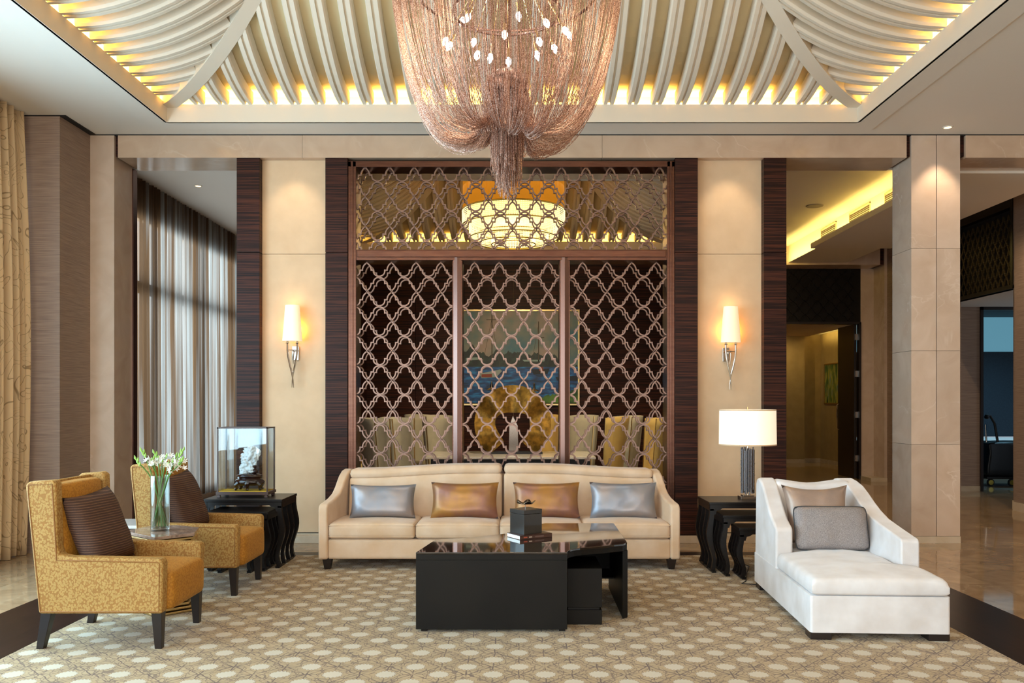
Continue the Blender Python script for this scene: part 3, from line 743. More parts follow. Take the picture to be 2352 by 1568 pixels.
# hall to the right
hall = struct('ceiling')
HZ = 4.46
B(2.80, 9.7, 9.81, 17.1, HZ, HZ+0.03).build('ceiling_board', M['white_paint'], hall)
B(2.80, 9.7, 9.80, 9.83, 4.12, HZ).build('back_board', M['white_paint'], hall)
B(2.80, 2.87, 9.8, 17.0, CZ, HZ).build('ceiling_step', M['white_paint'], hall)
B(5.13, 6.25, 9.84, 16.5, 4.15, HZ-0.002).build('bulkhead', M['white_paint'], hall)
B(4.914, 6.25, 9.812, 14.6, 4.08, 4.15).build('dropped_slab', M['white_paint'], hall)
B(4.914, 4.926, 9.812, 14.6, 4.15, 4.165).build('slab_lip', M['white_paint'], hall)
area('slab_cove', (4.94, 13.2, 4.162), (0.8, 0, 0.6), 6.4, 0.03, 34, AMBER)
for i, (y0, y1) in enumerate(((14.0, 14.7), (12.65, 13.45), (11.3, 12.15))):
    g = thing('air_vent', ['louvred air grille in the lit cove, farthest of three', 'louvred air grille in the lit cove, middle of three', 'louvred air grille in the lit cove, nearest the stone column'][i], 'vent', (5.12, (y0+y1)/2, 4.20), 'cove air grilles')
    B(5.115, 5.13, y0, y1, 4.20, 4.215).merge(B(5.115, 5.13, y0, y1, 4.40, 4.415)).merge(B(5.115, 5.13, y0, y0+0.015, 4.20, 4.415)).merge(B(5.115, 5.13, y1-0.015, y1, 4.20, 4.415)).build('frame', M['cream_panel'], g)
    for j in range(6): B(5.117, 5.129, y0+0.015, y1-0.015, 4.225+j*0.028, 4.236+j*0.028).build('slat', M['bronze_dull'], g)
# far beam, piers and door wall
fb = struct('wall_hall')
B(2.87, 6.87, 16.5, 17.12, 4.11, HZ).build('beam_stone', M['stone'], fb)
B(6.87, 6.95, 16.54, 17.12, 4.12, HZ).build('recessed_joint', M['ebony'], fb)
B(6.95, 7.5, 16.5, 17.1, 0.07, HZ).build('pier_stone', M['stone'], fb)
B(6.70, 6.95, 17.0, 17.1, 0.07, 4.11).build('pier_stone', M['stone'], fb)
B(6.69, 7.5, 16.49, 17.1, 0, 0.07).build('skirting', M['skirt'], fb)
B(2.87, 4.9, 17.0, 17.1, 0, 4.11).build('pier_stone', M['stone'], fb)
B(4.9, 6.70, 17.02, 17.06, 3.05, 4.11).build('transom_panel', M['dark_lattice'], fb)
def tracery(mb_xf, cols, rows, px, pz, wdt, mat, parent, t=0.02):
    mb = MB(); s1 = px/2; s2 = pz/2
    for cx in cols:
        for cz in rows:
            prof = [(0, s2), (0.30*s1, 0.72*s2), (0.36*s1, 0.45*s2), (0.55*s1, 0.40*s2), (0.6*s1, 0.25*s2), (s1, 0.0)]
            lp = [(cx+a, cz+b) for a, b in prof]+[(cx+a, cz-b) for a, b in prof[::-1][1:]]+[(cx-a, cz-b) for a, b in prof[1:]]+[(cx-a, cz+b) for a, b in prof[::-1][1:-1]]
            lp.append(lp[0])
            for p, q in zip(lp[:-1], lp[1:]):
                d = Vector(q)-Vector(p); n = Vector((-d.y, d.x)).normalized()*wdt/2
                vs = [(p[0]+n.x, 0, p[1]+n.y), (p[0]-n.x, 0, p[1]-n.y), (q[0]-n.x, 0, q[1]-n.y), (q[0]+n.x, 0, q[1]+n.y)]
                mb.add(vs+[(a, t, b) for a, _, b in vs], [(0, 1, 2, 3), (7, 6, 5, 4), (0, 4, 5, 1), (1, 5, 6, 2), (2, 6, 7, 3), (3, 7, 4, 0)])
    return mb.xf(mb_xf).build('lattice', mat, parent, fixn=False)
tracery(Matrix.Translation((0, 16.99, 0)), [5.02+0.24*k for k in range(7)], [3.22+0.26*k for k in range(4)], 0.24, 0.26, 0.012, M['dark_lattice'], fb)
dr = struct('door_1')
B(6.66, 6.70, 16.98, 17.1, 0, 3.05).build('door_frame', M['leg_wood'], dr); B(4.9, 6.70, 16.98, 17.1, 3.03, 3.07).build('door_frame', M['leg_wood'], dr)
lf = B(6.59, 6.64, 17.06, 17.92, 0.01, 3.03).build('door_leaf', M['leg_wood'], dr, bevel=0.003, seg=1)
MB().tube([(6.57, 17.80, 0.95), (6.53, 17.80, 0.97), (6.53, 17.80, 1.45), (6.57, 17.80, 1.47)], 0.012).build('door_handle', M['chrome'], lf, True)
MB().tube([(6.66, 17.80, 0.95), (6.69, 17.80, 0.97), (6.69, 17.80, 1.45), (6.66, 17.80, 1.47)], 0.012).build('door_handle', M['chrome'], lf, True)
for z in (0.35, 1.2, 2.0, 2.72): B(6.60, 6.655, 17.02, 17.065, z, z+0.12).build('hinge', M['chrome'], lf)
# inner hall behind the door
ih = struct('wall_inner')
B(3.5, 7.8, 17.1, 22.2, 3.2, 3.25).build('ceiling_board', M['white_paint'], ih)
B(5.2, 7.2, 18.4, 21.6, 3.14, 3.20).build('dropped_slab', M['cream_panel'], ih)
B(5.25, 7.15, 21.6, 21.63, 3.15, 3.17).build('led_strip', M['led'], ih)
area('inner_cove', (7.3, 20.0, 3.12), (0.6, 0, 0.6), 3.2, 0.05, 9, AMBER)
area('inner_cove', (6.0, 21.75, 3.12), (0, 0.6, 0.6), 2.0, 0.1, 4, AMBER)
B(3.5, 7.8, 22.0, 22.1, 0, 3.25).build('wall_panel', M['inner_wall'], ih)
B(7.6, 7.7, 17.1, 22.0, 0, 3.25).build('wall_panel', M['inner_wall'], ih)
B(3.4, 3.5, 17.1, 22.1, 0, 3.25).build('wall_panel', M['inner_wall'], ih)
for x0, x1, y0, z1 in ((6.15, 6.38, 21.7, 2.65), (6.38, 6.62, 21.8, 2.75), (6.62, 7.1, 21.55, 3.2), (7.1, 7.6, 21.85, 3.2)):
    B(x0, x1, y0, 22.0, 0.1, z1).build('pier', M['inner_wall'], ih); B(x0-0.003, x1+0.003, y0-0.01, 22.0, 0, 0.1).build('skirting', M['skirt'], ih)
B(5.9, 6.62, 21.6, 21.9, 2.7, 3.2).build('beam', M['inner_wall'], ih)
B(7.585, 7.6, 17.1, 21.85, 0, 0.1).build('skirting', M['skirt'], ih)
def palm_mat():
    n = NT('palm_picture'); o = n.obj(); f = n.noise(n.mapping(o, (1, 6, 1.2)), 2.2, 4, 0.8)
    return n.P(n.ramp(f, [(0.3, S('#1F3A2A')), (0.45, S('#3F6B3A')), (0.55, S('#A9A04A')), (0.7, S('#557F8A'))]), 0.5)
pf = thing('palm_picture', 'framed picture of green palms in the inner hall beyond the open door', 'painting', (7.59, 20.9, 1.5))
B(7.585, 7.6, 20.2, 21.5, 1.48, 2.43).build('canvas', palm_mat(), pf)
for a in ((20.18, 21.52, 1.46, 1.49), (20.18, 21.52, 2.42, 2.45), (20.18, 20.21, 1.46, 2.45), (21.49, 21.52, 1.46, 2.45)): B(7.57, 7.6, *a).build('frame', M['gold'], pf)

# right wall with lattice transom and doorway to a service room
rw = struct('wall_right')
B(7.0, 7.1, 9.81, 12.3, 0.12, HZ).build('grasscloth_panel', M['wallcover'], rw); B(6.985, 7.1, 9.81, 12.3, 0, 0.12).build('skirting', M['skirt'], rw)
B(6.9, 7.1, 11.5, 12.1, 0.12, HZ).build('grasscloth_panel', M['wallcover'], rw); B(6.885, 7.1, 11.5, 12.11, 0, 0.12).build('skirting', M['skirt'], rw)
B(7.0, 7.1, 13.95, 16.5, 0.0, HZ).build('grasscloth_panel', M['wallcover'], rw)
B(6.99, 7.1, 12.3, 13.95, 3.11, 3.17).build('lattice_rail', M['dark_lattice'], rw); B(6.99, 7.1, 12.3, 13.95, 4.27, HZ).build('lattice_rail', M['dark_lattice'], rw)
B(6.99, 7.1, 12.3, 12.36, 3.17, 4.27).build('lattice_stile', M['dark_lattice'], rw); B(6.99, 7.1, 13.89, 13.95, 3.17, 4.27).build('lattice_stile', M['dark_lattice'], rw)
B(7.12, 7.15, 12.2, 14.0, 3.16, HZ).build('backing_board', M['black_gap'], rw)
tracery(Matrix.Translation((7.03, 0, 0)) @ Matrix.Rotation(PI/2, 4, 'Z'), [12.44+0.14*k for k in range(11)], [3.30+0.25*k for k in range(4)], 0.14, 0.26, 0.010, M['bronze_dull'], rw)
B(7.0, 9.6, 12.0, 14.9, 3.11, 3.16).build('soffit', M['white_paint'], rw)
B(7.1, 9.6, 12.2, 12.3, 0, 3.11).build('reveal', M['wallcover'], rw)
B(7.0, 7.42, 14.6, 14.8, 0.09, 3.11).build('grasscloth_panel', M['wallcover'], rw); B(7.42, 7.80, 14.7, 14.8, 0.09, 3.11).build('grasscloth_panel', M['wallcover'], rw)
B(7.0, 7.425, 14.59, 14.8, 0, 0.09).build('skirting', M['skirt'], rw); B(7.42, 7.80, 14.69, 14.8, 0, 0.09).build('skirting', M['skirt'], rw)
d2 = struct('door_2')
B(7.80, 7.845, 14.66, 14.8, 0, 3.12).build('door_frame', M['leg_wood'], d2); B(7.80, 9.5, 14.66, 14.8, 3.06, 3.12).build('door_frame', M['leg_wood'], d2)
B(9.2, 9.6, 14.5, 14.8, 0, 3.12).build('door_frame', M['leg_wood'], d2)
sr = struct('wall_service')
B(7.2, 12, 18.4, 18.5, 2.57, 4.0).build('backlit_blind', M['blind_sky'], sr); B(7.2, 12, 18.38, 18.5, 0.78, 2.57).build('navy_screen', M['navy'], sr)
B(7.2, 12, 18.3, 18.5, 0.70, 0.76).build('window_sill', emis('lit_sill', (0.5, 0.85, 1.0, 1), 0.25, '#C8D8DC'), sr); B(7.2, 12, 18.4, 18.5, 0, 0.70).build('wall_panel', M['navy'], sr)  # sill given emission to look lit
B(7.2, 12, 14.8, 18.5, 3.3, 3.4).build('ceiling_board', M['navy'], sr); B(7.70, 7.78, 14.8, 18.5, 0, 3.3).build('wall_panel', M['navy'], sr); B(11.9, 12, 14.8, 18.5, 0, 3.3).build('wall_panel', M['navy'], sr)
# luggage cart
lc = thing('luggage_cart', 'dark wheeled bag cart standing beyond the far right doorway', 'cart', (8.85, 15.9, 0))
cushion(8.42, 9.45, 15.6, 16.2, 0.16, 0.78, 0.06, 0.03).fn(lambda p: p+Vector((0.02*math.sin(9*p.z+4*p.x), 0.015*math.sin(14*p.x), 0))).build('bag', M['bag'], lc, True)
B(8.4, 9.47, 15.58, 16.22, 0.13, 0.17).build('base_frame', M['dark_lattice'], lc)
MB().tube([(8.66, 15.7, 0.76), (8.60, 15.7, 1.12), (8.52, 15.7, 1.26), (8.45, 15.7, 1.24)], 0.022).build('handle_bar', M['bag'], lc, True)
MB().tube([(8.48, 15.75, 0.76), (8.46, 15.75, 1.10)], 0.016).build('pole', M['chrome'], lc, True)
MB().lathe([(0, 0), (0.04, 0.01), (0.05, 0.04), (0.03, 0.08), (0, 0.09)], (8.46, 15.7, 1.20), 10).build('handle_knob', M['bag'], lc, True)
for x, y in ((8.50, 15.65), (8.86, 15.62), (9.18, 15.62), (9.40, 16.1)):
    t = MB().lathe([(0.045, -0.02), (0.065, -0.015), (0.065, 0.015), (0.045, 0.02)], (0, 0, 0), 16, True); t.xf(Matrix.Translation((x, y, 0.065)) @ Matrix.Rotation(PI/2, 4, 'X'))
    wq = t.build('wheel', M['rubber'], lc, True)
    MB().lathe([(0, -0.022), (0.045, -0.021), (0.045, 0.021), (0, 0.022)], (0, 0, 0), 14).xf(Matrix.Translation((x, y, 0.065)) @ Matrix.Rotation(PI/2, 4, 'X')).build('hub', M['brass'], wq, True)

# downlights and ceiling speaker
def downlight(x, y, lbl, lit=True, r=0.055):
    t = thing('ceiling_downlight', lbl, 'downlight', (x, y, CZ-0.006), None)
    MB().lathe([(r*0.7, 0.0), (r, 0.0), (r, 0.006), (r*0.7, 0.006)], (x, y, CZ-0.006), 24, True).build('trim_ring', M['white_paint'], t, True)
    MB().lathe([(0, 0), (r*0.7, 0)], (x, y, CZ-0.001), 20).build('lens', M['downlight'] if lit else M['black_gap'], t)
downlight(4.47, 9.05, 'round recessed downlight in the ceiling in front of the right stone column')
downlight(2.26, 9.05, 'round recessed downlight in the ceiling between chandelier and stone column')
downlight(-4.22, 11.5, 'round recessed downlight above the sheer curtains in the left passage')
t = thing('ceiling_speaker', 'flat grey round speaker in the hall ceiling left of the lit cove', 'speaker', (4.47, 13.1, 4.45))
MB().lathe([(0, 0), (0.12, 0), (0.13, 0.01)], (4.47, 13.1, 4.448), 28).build('grille', plain('speaker_grey', '#9A9082', 0.6), t, True)

# ------------------------------------------------------------ curtains
def curtain(y0, y1, x0, z0, z1, folds, amp, bulge, nu=220, nv=26, seed=0, gather=0.0):
    rnd = random.Random(seed); ph = [rnd.uniform(0, 6.28) for _ in range(6)]
    def f(a, b):
        h = b; y = y0+(y1-y0)*a; A = amp*(0.65+0.45*(1-h)); s = a*folds*2*PI
        x = x0+A*math.sin(s+0.9*math.sin(s*0.37+ph[0])+0.25*math.sin(h*3+ph[1]))+A*0.35*math.sin(2.3*s+ph[2]+0.6*h)+bulge*math.sin(PI*min(1, h*1.02))*a
        y += 0.25*amp*math.cos(s*0.5+ph[3])*(1-h)
        zz = z0+(z1-z0)*h+(0.012*math.sin(s*0.5+ph[4]) if b == 0 else 0)
        return (x, y, zz)
    return MB().grid(f, nu, nv)
c1 = curtain(7.3, 8.63, -4.90, 0.016, CZ-0.004, 10, 0.055, 0.06, seed=4).build('window_curtain', M['drape'], None, True, ang=180, solid=0.004)
one(recenter(c1), 'floor length gold curtain with swirling line pattern at the left edge', 'curtain')
c2 = curtain(9.84, 16.9, -4.83, 0.10, CZ-0.004, 62, 0.040, 0.0, nu=900, nv=12, seed=9).build('sheer_curtain', M['sheer'], None, True, ang=180)
one(recenter(c2), 'brown grey sheer curtain over the tall window in the left passage', 'curtain')

# ------------------------------------------------------------ painting behind the screen
def paint_mat():
    n = NT('harbour_painting'); o = n.obj(); s = n.add('ShaderNodeSeparateXYZ'); n.set(s.inputs[0], o)
    z = s.outputs[2]; x = s.outputs[0]
    nz = n.noise(n.mapping(o, (1, 1, 2)), 2.5, 5, 0.4); big = n.noise(o, 1.3, 3)
    sky = n.ramp(n.math('ADD', big, n.math('MULTIPLY', n.noise(o, 7, 3), 0.15)), [(0.42, S('#3A7084')), (0.56, S('#74827C')), (0.70, S('#A89488'))])
    sea = n.ramp(n.noise(n.mapping(o, (1.2, 1, 5)), 3.5, 5), [(0.38, S('#0C3058')), (0.52, S('#145094')), (0.64, S('#1E80C8'))])
    trees = n.ramp(n.noise(o, 9, 4), [(0.4, S('#0E1A12')), (0.65, S('#23382A'))])
    top = n.math('ADD', 0.98, n.math('MULTIPLY', n.math('SUBTRACT', n.noise(n.mapping(o, (1, 0, 0)), 2.6, 4), 0.5), 0.9))
    top = n.math('SUBTRACT', top, n.math('MULTIPLY', n.math('MAXIMUM', n.math('SUBTRACT', x, 0.25), 0.0), 0.35))
    c = n.mix(n.math('LESS_THAN', z, top), sky, trees); c = n.mix(n.math('LESS_THAN', z, 0.70), c, sea)
    gr = n.math('LESS_THAN', z, n.math('ADD', n.math('MULTIPLY', n.math('SUBTRACT', x, 0.15), 0.22), n.math('MULTIPLY', n.noise(n.mapping(o, (8, 1, 1)), 3, 3), 0.12)))
    c = n.mix(gr, c, n.ramp(nz, [(0.4, S('#1C4A1E')), (0.65, S('#5E8A2E'))]))
    n.P(c, 0.45); n.bump(n.noise(o, 60, 3), 0.2, 0.003); return n.m
pt = thing('harbour_painting', 'large painting of moored sailing boats on blue water behind the lattice screen', 'painting', (0.05, 16.88, 1.49))
px0, px1, pz0, pz1 = -1.065, 1.165, 1.475, 3.265
MB().box(px0-0.05, px1-0.05, 0, 0.02, 0.0, pz1-pz0).xf(Matrix.Translation((0, -0.03, 0))).build('canvas', paint_mat(), pt, local=True)
for a in ((px0-0.03, px1+0.03, pz0-0.03, pz0), (px0-0.03, px1+0.03, pz1, pz1+0.03), (px0-0.03, px0, pz0, pz1), (px1, px1+0.03, pz0, pz1)):
    B(a[0], a[1], 16.82, 16.88, a[2], a[3]).build('frame', M['gold'], pt)
def flat(nm, pts, mat, yy=16.845): MB().prism(pts, 'xz', yy-0.004, yy+0.004).build(nm, mat, pt)
pm = {k: plain('paint_'+k, c, 0.5) for k, c in dict(mast='#4A3F2A', hull='#9AA8A8', red='#8A3A22', dark='#101C2C', white='#8FA6A2', refl='#2A7AB8').items()}
def P2(px, py, d=16.84): return ((px-1189)*d/2000, 1.5+(924-py)*d/2000)
def line(a, b, w=0.012, m='mast'):
    A, C = Vector(P2(*a)), Vector(P2(*b)); n = Vector((-(C-A).y, (C-A).x)).normalized()*w/2
    flat('mast' if m == 'mast' else 'brush_line', [A+n, A-n, C-n, C+n], pm[m])
line((1130, 722), (1130, 848), 0.02); line((1117, 734), (1140, 734)); line((1130, 730), (1108, 838), 0.006); line((1130, 740), (1150, 850), 0.006)
line((1237, 738), (1237, 832), 0.018); line((1231, 775), (1250, 775)); line((1237, 745), (1222, 830), 0.006)
flat('boat_hull', [P2(1100, 858), P2(1150, 848), P2(1153, 852), P2(1140, 866), P2(1106, 868)], pm['hull']); flat('boat_cabin', [P2(1106, 859), P2(1130, 858), P2(1130, 866), P2(1106, 866)], pm['red'], 16.838)
flat('boat_hull', [P2(1220, 848), P2(1262, 846), P2(1258, 858), P2(1226, 860)], pm['dark']); flat('boat_cabin', [P2(1238, 842), P2(1248, 842), P2(1248, 852), P2(1238, 852)], pm['red'], 16.838)
flat('far_boat', [P2(1200, 826), P2(1252, 826), P2(1250, 830), P2(1204, 830)], pm['white']); flat('far_boat', [P2(1070, 822), P2(1098, 820), P2(1098, 826), P2(1070, 828)], pm['white'])
flat('boat_hull', [P2(1276, 866), P2(1330, 862), P2(1330, 874), P2(1280, 874)], pm['dark'])

# ------------------------------------------------------------ dining furniture
dt = thing('dining_table', 'long dark dining table with a pale marble top behind the lattice screen', 'table', (-0.05, 12.7, 0))
B(-1.28, 1.07, 11.9, 13.3, 0.725, 0.755).build('tabletop', M['white_top'], dt, bevel=0.004)
B(-1.2, 1.0, 12.0, 13.2, 0.60, 0.725).build('apron', M['black_wood'], dt)
for x in (-1.1, 0.90):
    for y in (12.0, 13.1): B(x, x+0.09, y, y+0.09, 0, 0.60).build('leg', M['black_wood'], dt)
gs = thing('disc_sculpture', 'round gold leaf disc sculpture standing on the dining table', 'sculpture', (-0.07, 12.7, 0.755))
def disc():
    mb = MB(); n = 40; R, r = 0.56, 0.30; a0, a1 = math.radians(-58), math.radians(238); vs = []
    for i in range(n+1):
        a = a0+(a1-a0)*i/n; ri = r*(0.82+0.10*math.sin(3*a)); cx, cz = -0.07, 0.755+0.44
        for rad, yo in ((R, -0.02), (R, 0.02), (ri, 0.035), (ri, -0.035)):
            vs.append((cx+rad*math.cos(a), 12.7+yo+0.03*math.sin(5*a), max(0.78, cz+rad*math.sin(a)+(-0.06 if rad == ri else 0))))
    fs = [(i*4+j, i*4+(j+1) % 4, (i+1)*4+(j+1) % 4, (i+1)*4+j) for i in range(n) for j in range(4)]
    return mb.add(vs, fs+[(0, 1, 2, 3), (4*n+3, 4*n+2, 4*n+1, 4*n)])
disc().build('disc', M['gold_leaf'], gs, True)
MB().lathe([(0, 0), (0.09, 0.005), (0.02, 0.04), (0.012, 0.12), (0, 0.13)], (-0.38, 12.7, 1.68), 10).build('finial', M['silver'], gs, True)
MB().lathe([(0, 0), (0.09, 0.005), (0.02, 0.04), (0.012, 0.12), (0, 0.13)], (0.24, 12.7, 1.66), 10).build('finial', M['silver'], gs, True)
MB().prism([(-0.13, 0.78), (0.01, 0.78), (0.0, 1.16), (-0.07, 1.30), (-0.12, 1.16)], 'xz', 12.76, 12.80).build('centre_blade', M['silver'], gs)
B(-0.50, 0.36, 12.55, 12.85, 0.755, 0.785).build('plinth', M['black_wood'], gs, bevel=0.004)

def dining_chair(mat):
    t = thing('dining_chair', None, 'chair', (0, 0, 0), 'tall backed dining chairs')
    mb = MB(); n = 14; vs = []
    for j in range(9):
        h = j/8; z = 0.42+0.86*h; fl = 0.20+0.05*h
        for i in range(n+1):
            a = math.radians(-105+210*i/n)+PI/2
            vs.append((fl*1.02*math.cos(a), 0.02+(fl*1.0)*math.sin(a)+0.06*h, z-0.03*math.cos(math.radians(-105+210*i/n))*h*0+0.02*h*abs(math.sin(PI*i/n))))
    fs = [(j*(n+1)+i, j*(n+1)+i+1, (j+1)*(n+1)+i+1, (j+1)*(n+1)+i) for j in range(8) for i in range(n)]
    mb.add(vs, fs).build('backrest', mat, t, True, solid=0.035, ang=60)
    for e in (0, n):
        MB().tube([vs[j*(n+1)+e] for j in range(9)], 0.012, 6).build('piping', M['gold'], t, True)
    cushion(-0.23, 0.23, -0.26, 0.20, 0.36, 0.50, 0.03, 0.02, 3).build('seat', mat, t, True)
    for x in (-0.19, 0.16):
        for y in (-0.23, 0.14): B(x, x+0.035, y, y+0.035, 0, 0.37).build('leg', M['black_wood'], t)
    return t
ch0 = dining_chair(M['dining_fabric']); ch1 = dining_chair(M['warm_lit_gold'])
spots = [(880, 11.4, 75, 0, 'grey high backed dining chair at far left of the table, overlapping the cream lounge seat'),
         (928, 11.9, 60, 0, 'grey high backed dining chair with gold piping, second from the left'),
         (972, 14.7, 40, 0, 'grey dining chair turned away beyond the left end of the table'),
         (1012, 13.75, 25, 0, 'grey dining chair standing close beside the left mullion of the screen'),
         (1253, 14.6, 0, 1, 'dining chair in warm lit colour, half hidden behind the gold disc'),
         (1332, 13.9, -30, 0, 'grey dining chair just right of the right mullion of the screen'),
         (1392, 12.75, -100, 1, 'dining chair in warm lit colour at the right end of the marble top'),
         (1428, 13.4, -60, 0, 'slim grey dining chair between the two chairs in warm lit colour on the right'),
         (1492, 11.9, -80, 1, 'dining chair in warm lit colour at far right next to the copper stile')]
u0 = u1 = False
for px, d, az, k, lb in spots:
    if k == 0: c = ch0 if not u0 else copy_tree(ch0); u0 = True
    else: c = ch1 if not u1 else copy_tree(ch1); u1 = True
    c.location = ((px-1189)*d/2000, d, 0); c.rotation_euler = (0, 0, math.radians(az)+(PI if d < 13.55 and abs(az) < 50 else 0)); c['label'] = lb
ls = thing('lounge_chair', 'cream lounge chair against the far left wall behind the screen', 'chair', (-2.55, 14.9, 0))
cushion(-2.9, -2.15, 14.6, 15.3, 0.12, 0.44, 0.04, 0.02).build('seat', M['cream_uphol'], ls, True); cushion(-2.9, -2.15, 15.2, 15.4, 0.40, 1.08, 0.05, 0.01).build('backrest', M['cream_uphol'], ls, True)
cushion(-2.2, -2.05, 14.6, 15.3, 0.3, 0.62, 0.04, 0.0).build('armrest', M['cream_uphol'], ls, True)
for x, y in ((-2.85, 14.65), (-2.2, 14.65), (-2.85, 15.25), (-2.2, 15.25)): B(x, x+0.05, y, y+0.05, 0, 0.13).build('leg', M['black_wood'], ls)
pillow('bolster_pillow', 'small golden pillow on the cream lounge chair behind the screen', None, (-2.52, 14.95, 0.45), 0.5, 0.3, 0.16, -0.3, 0, M['warm_lit_gold'])
# ------------------------------------------------------------ SOFA
sf = thing('sofa', 'long four seat beige velvet sofa with two part back in front of the lattice screen', 'sofa', (-0.164, 8.15, 0))
def arm(x, side):
    pr = [(7.73, 0.104), (8.62, 0.104), (8.66, 0.80), (8.60, 0.845), (8.50, 0.855), (8.42, 0.845), (8.34, 0.81), (8.27, 0.76), (8.20, 0.705), (8.12, 0.66), (8.0, 0.628), (7.88, 0.61), (7.78, 0.60), (7.745, 0.585), (7.73, 0.55)]
    mb = MB().prism(pr, 'yz', x, x+0.085)
    return mb.fn(lambda p: (p.x+side*0.085*(p.y-7.73)/0.85, p.y, p.z)).build('armrest', M['sofa'], sf, bevel=0.022, seg=4)
arm(-1.774, 1); arm(1.361, -1)
cushion(-1.69, 1.362, 7.75, 8.55, 0.105, 0.282, 0.02, 0.0, 8).build('seat_base', M['sofa'], sf, True)
e = [-1.687, -0.912, -0.163, 0.585, 1.362]
for a, b in zip(e[:-1], e[1:]):
    c = cushion(a+0.003, b-0.003, 7.735, 8.34, 0.285, 0.425, 0.035, 0.022, 6).build('seat_cushion', M['sofa'], sf, True)
    for z in (0.305, 0.405): MB().loop([(a+0.012, 7.737, z), (b-0.012, 7.737, z), (b-0.006, 7.75, z), (b-0.006, 8.3, z), (a+0.006, 8.3, z), (a+0.006, 7.75, z)], 0.0035, 5).build('piping', M['sofa'], c, True)
def backpart(x0, x1, rise, name, z0, z1, y0, y1, r):
    mb = cushion(x0, x1, y0, y1, z0, z1, r, 0.0, 10)
    def f(p):
        u = (p.x-x0)/(x1-x0); q = u if rise > 0 else 1-u
        k = (p.z-z0)/(z1-z0) if name == 'backrest' else 1
        s = 0.045*(0.5-0.5*math.cos(PI*min(1, max(0, (q-0.05)/0.75))))
        return (p.x, p.y+0.18*(p.z-0.42), p.z+s*k)
    return mb.fn(f).build(name, M['sofa'], sf, True)
for x0, x1, rs in ((-1.612, -0.150, 1), (-0.132, 1.300, -1)):
    backpart(x0, x1, rs, 'backrest', 0.40, 0.780, 8.27, 8.50, 0.03)
    backpart(x0, x1, rs, 'back_roll', 0.768, 0.862, 8.265, 8.52, 0.045)
B(-1.60, 1.29, 8.50, 8.62, 0.104, 0.80).build('rear_panel', M['sofa'], sf, bevel=0.02)
def taper(x, y, z0, z1, a, b, dx=0, dy=0):
    return MB().hexa([(x-b+dx, y-b+dy, z0), (x+b+dx, y-b+dy, z0), (x+b+dx, y+b+dy, z0), (x-b+dx, y+b+dy, z0)], [(x-a, y-a, z1), (x+a, y-a, z1), (x+a, y+a, z1), (x-a, y+a, z1)])
for x in (-1.70, -0.16, 1.375):
    for y in (7.80, 8.55): taper(x, y, 0.010, 0.108, 0.042, 0.026).build('leg', M['leg_wood'], sf, bevel=0.003)
G = 'satin cushions along the sofa'
def px(p, d): return (p-1189)*d/2000
pillow('sofa_cushion', 'silver blue satin cushion at the left end of the beige sofa', G, (px(881, 8.1), 8.06, 0.435), 0.61, 0.32, 0.15, -0.25, 0.04, M['silver_satin'], seed=1)
pillow('sofa_cushion', 'gold bronze satin cushion left of the sofa back split', G, (px(1068, 8.1), 8.06, 0.435), 0.63, 0.34, 0.15, -0.25, -0.02, M['gold_satin'], M['mauve_satin'], seed=2)
pillow('sofa_cushion', 'gold bronze satin cushion right of the sofa back split, behind the dark box', G, (px(1255, 8.1), 8.06, 0.435), 0.62, 0.34, 0.15, -0.25, 0.02, M['gold_satin'], M['mauve_satin'], seed=3)
pillow('sofa_cushion', 'silver blue satin cushion at the right end of the beige sofa', G, (px(1430, 8.1), 8.06, 0.435), 0.62, 0.34, 0.15, -0.25, -0.04, M['silver_satin'], M['mauve_satin'], seed=5)

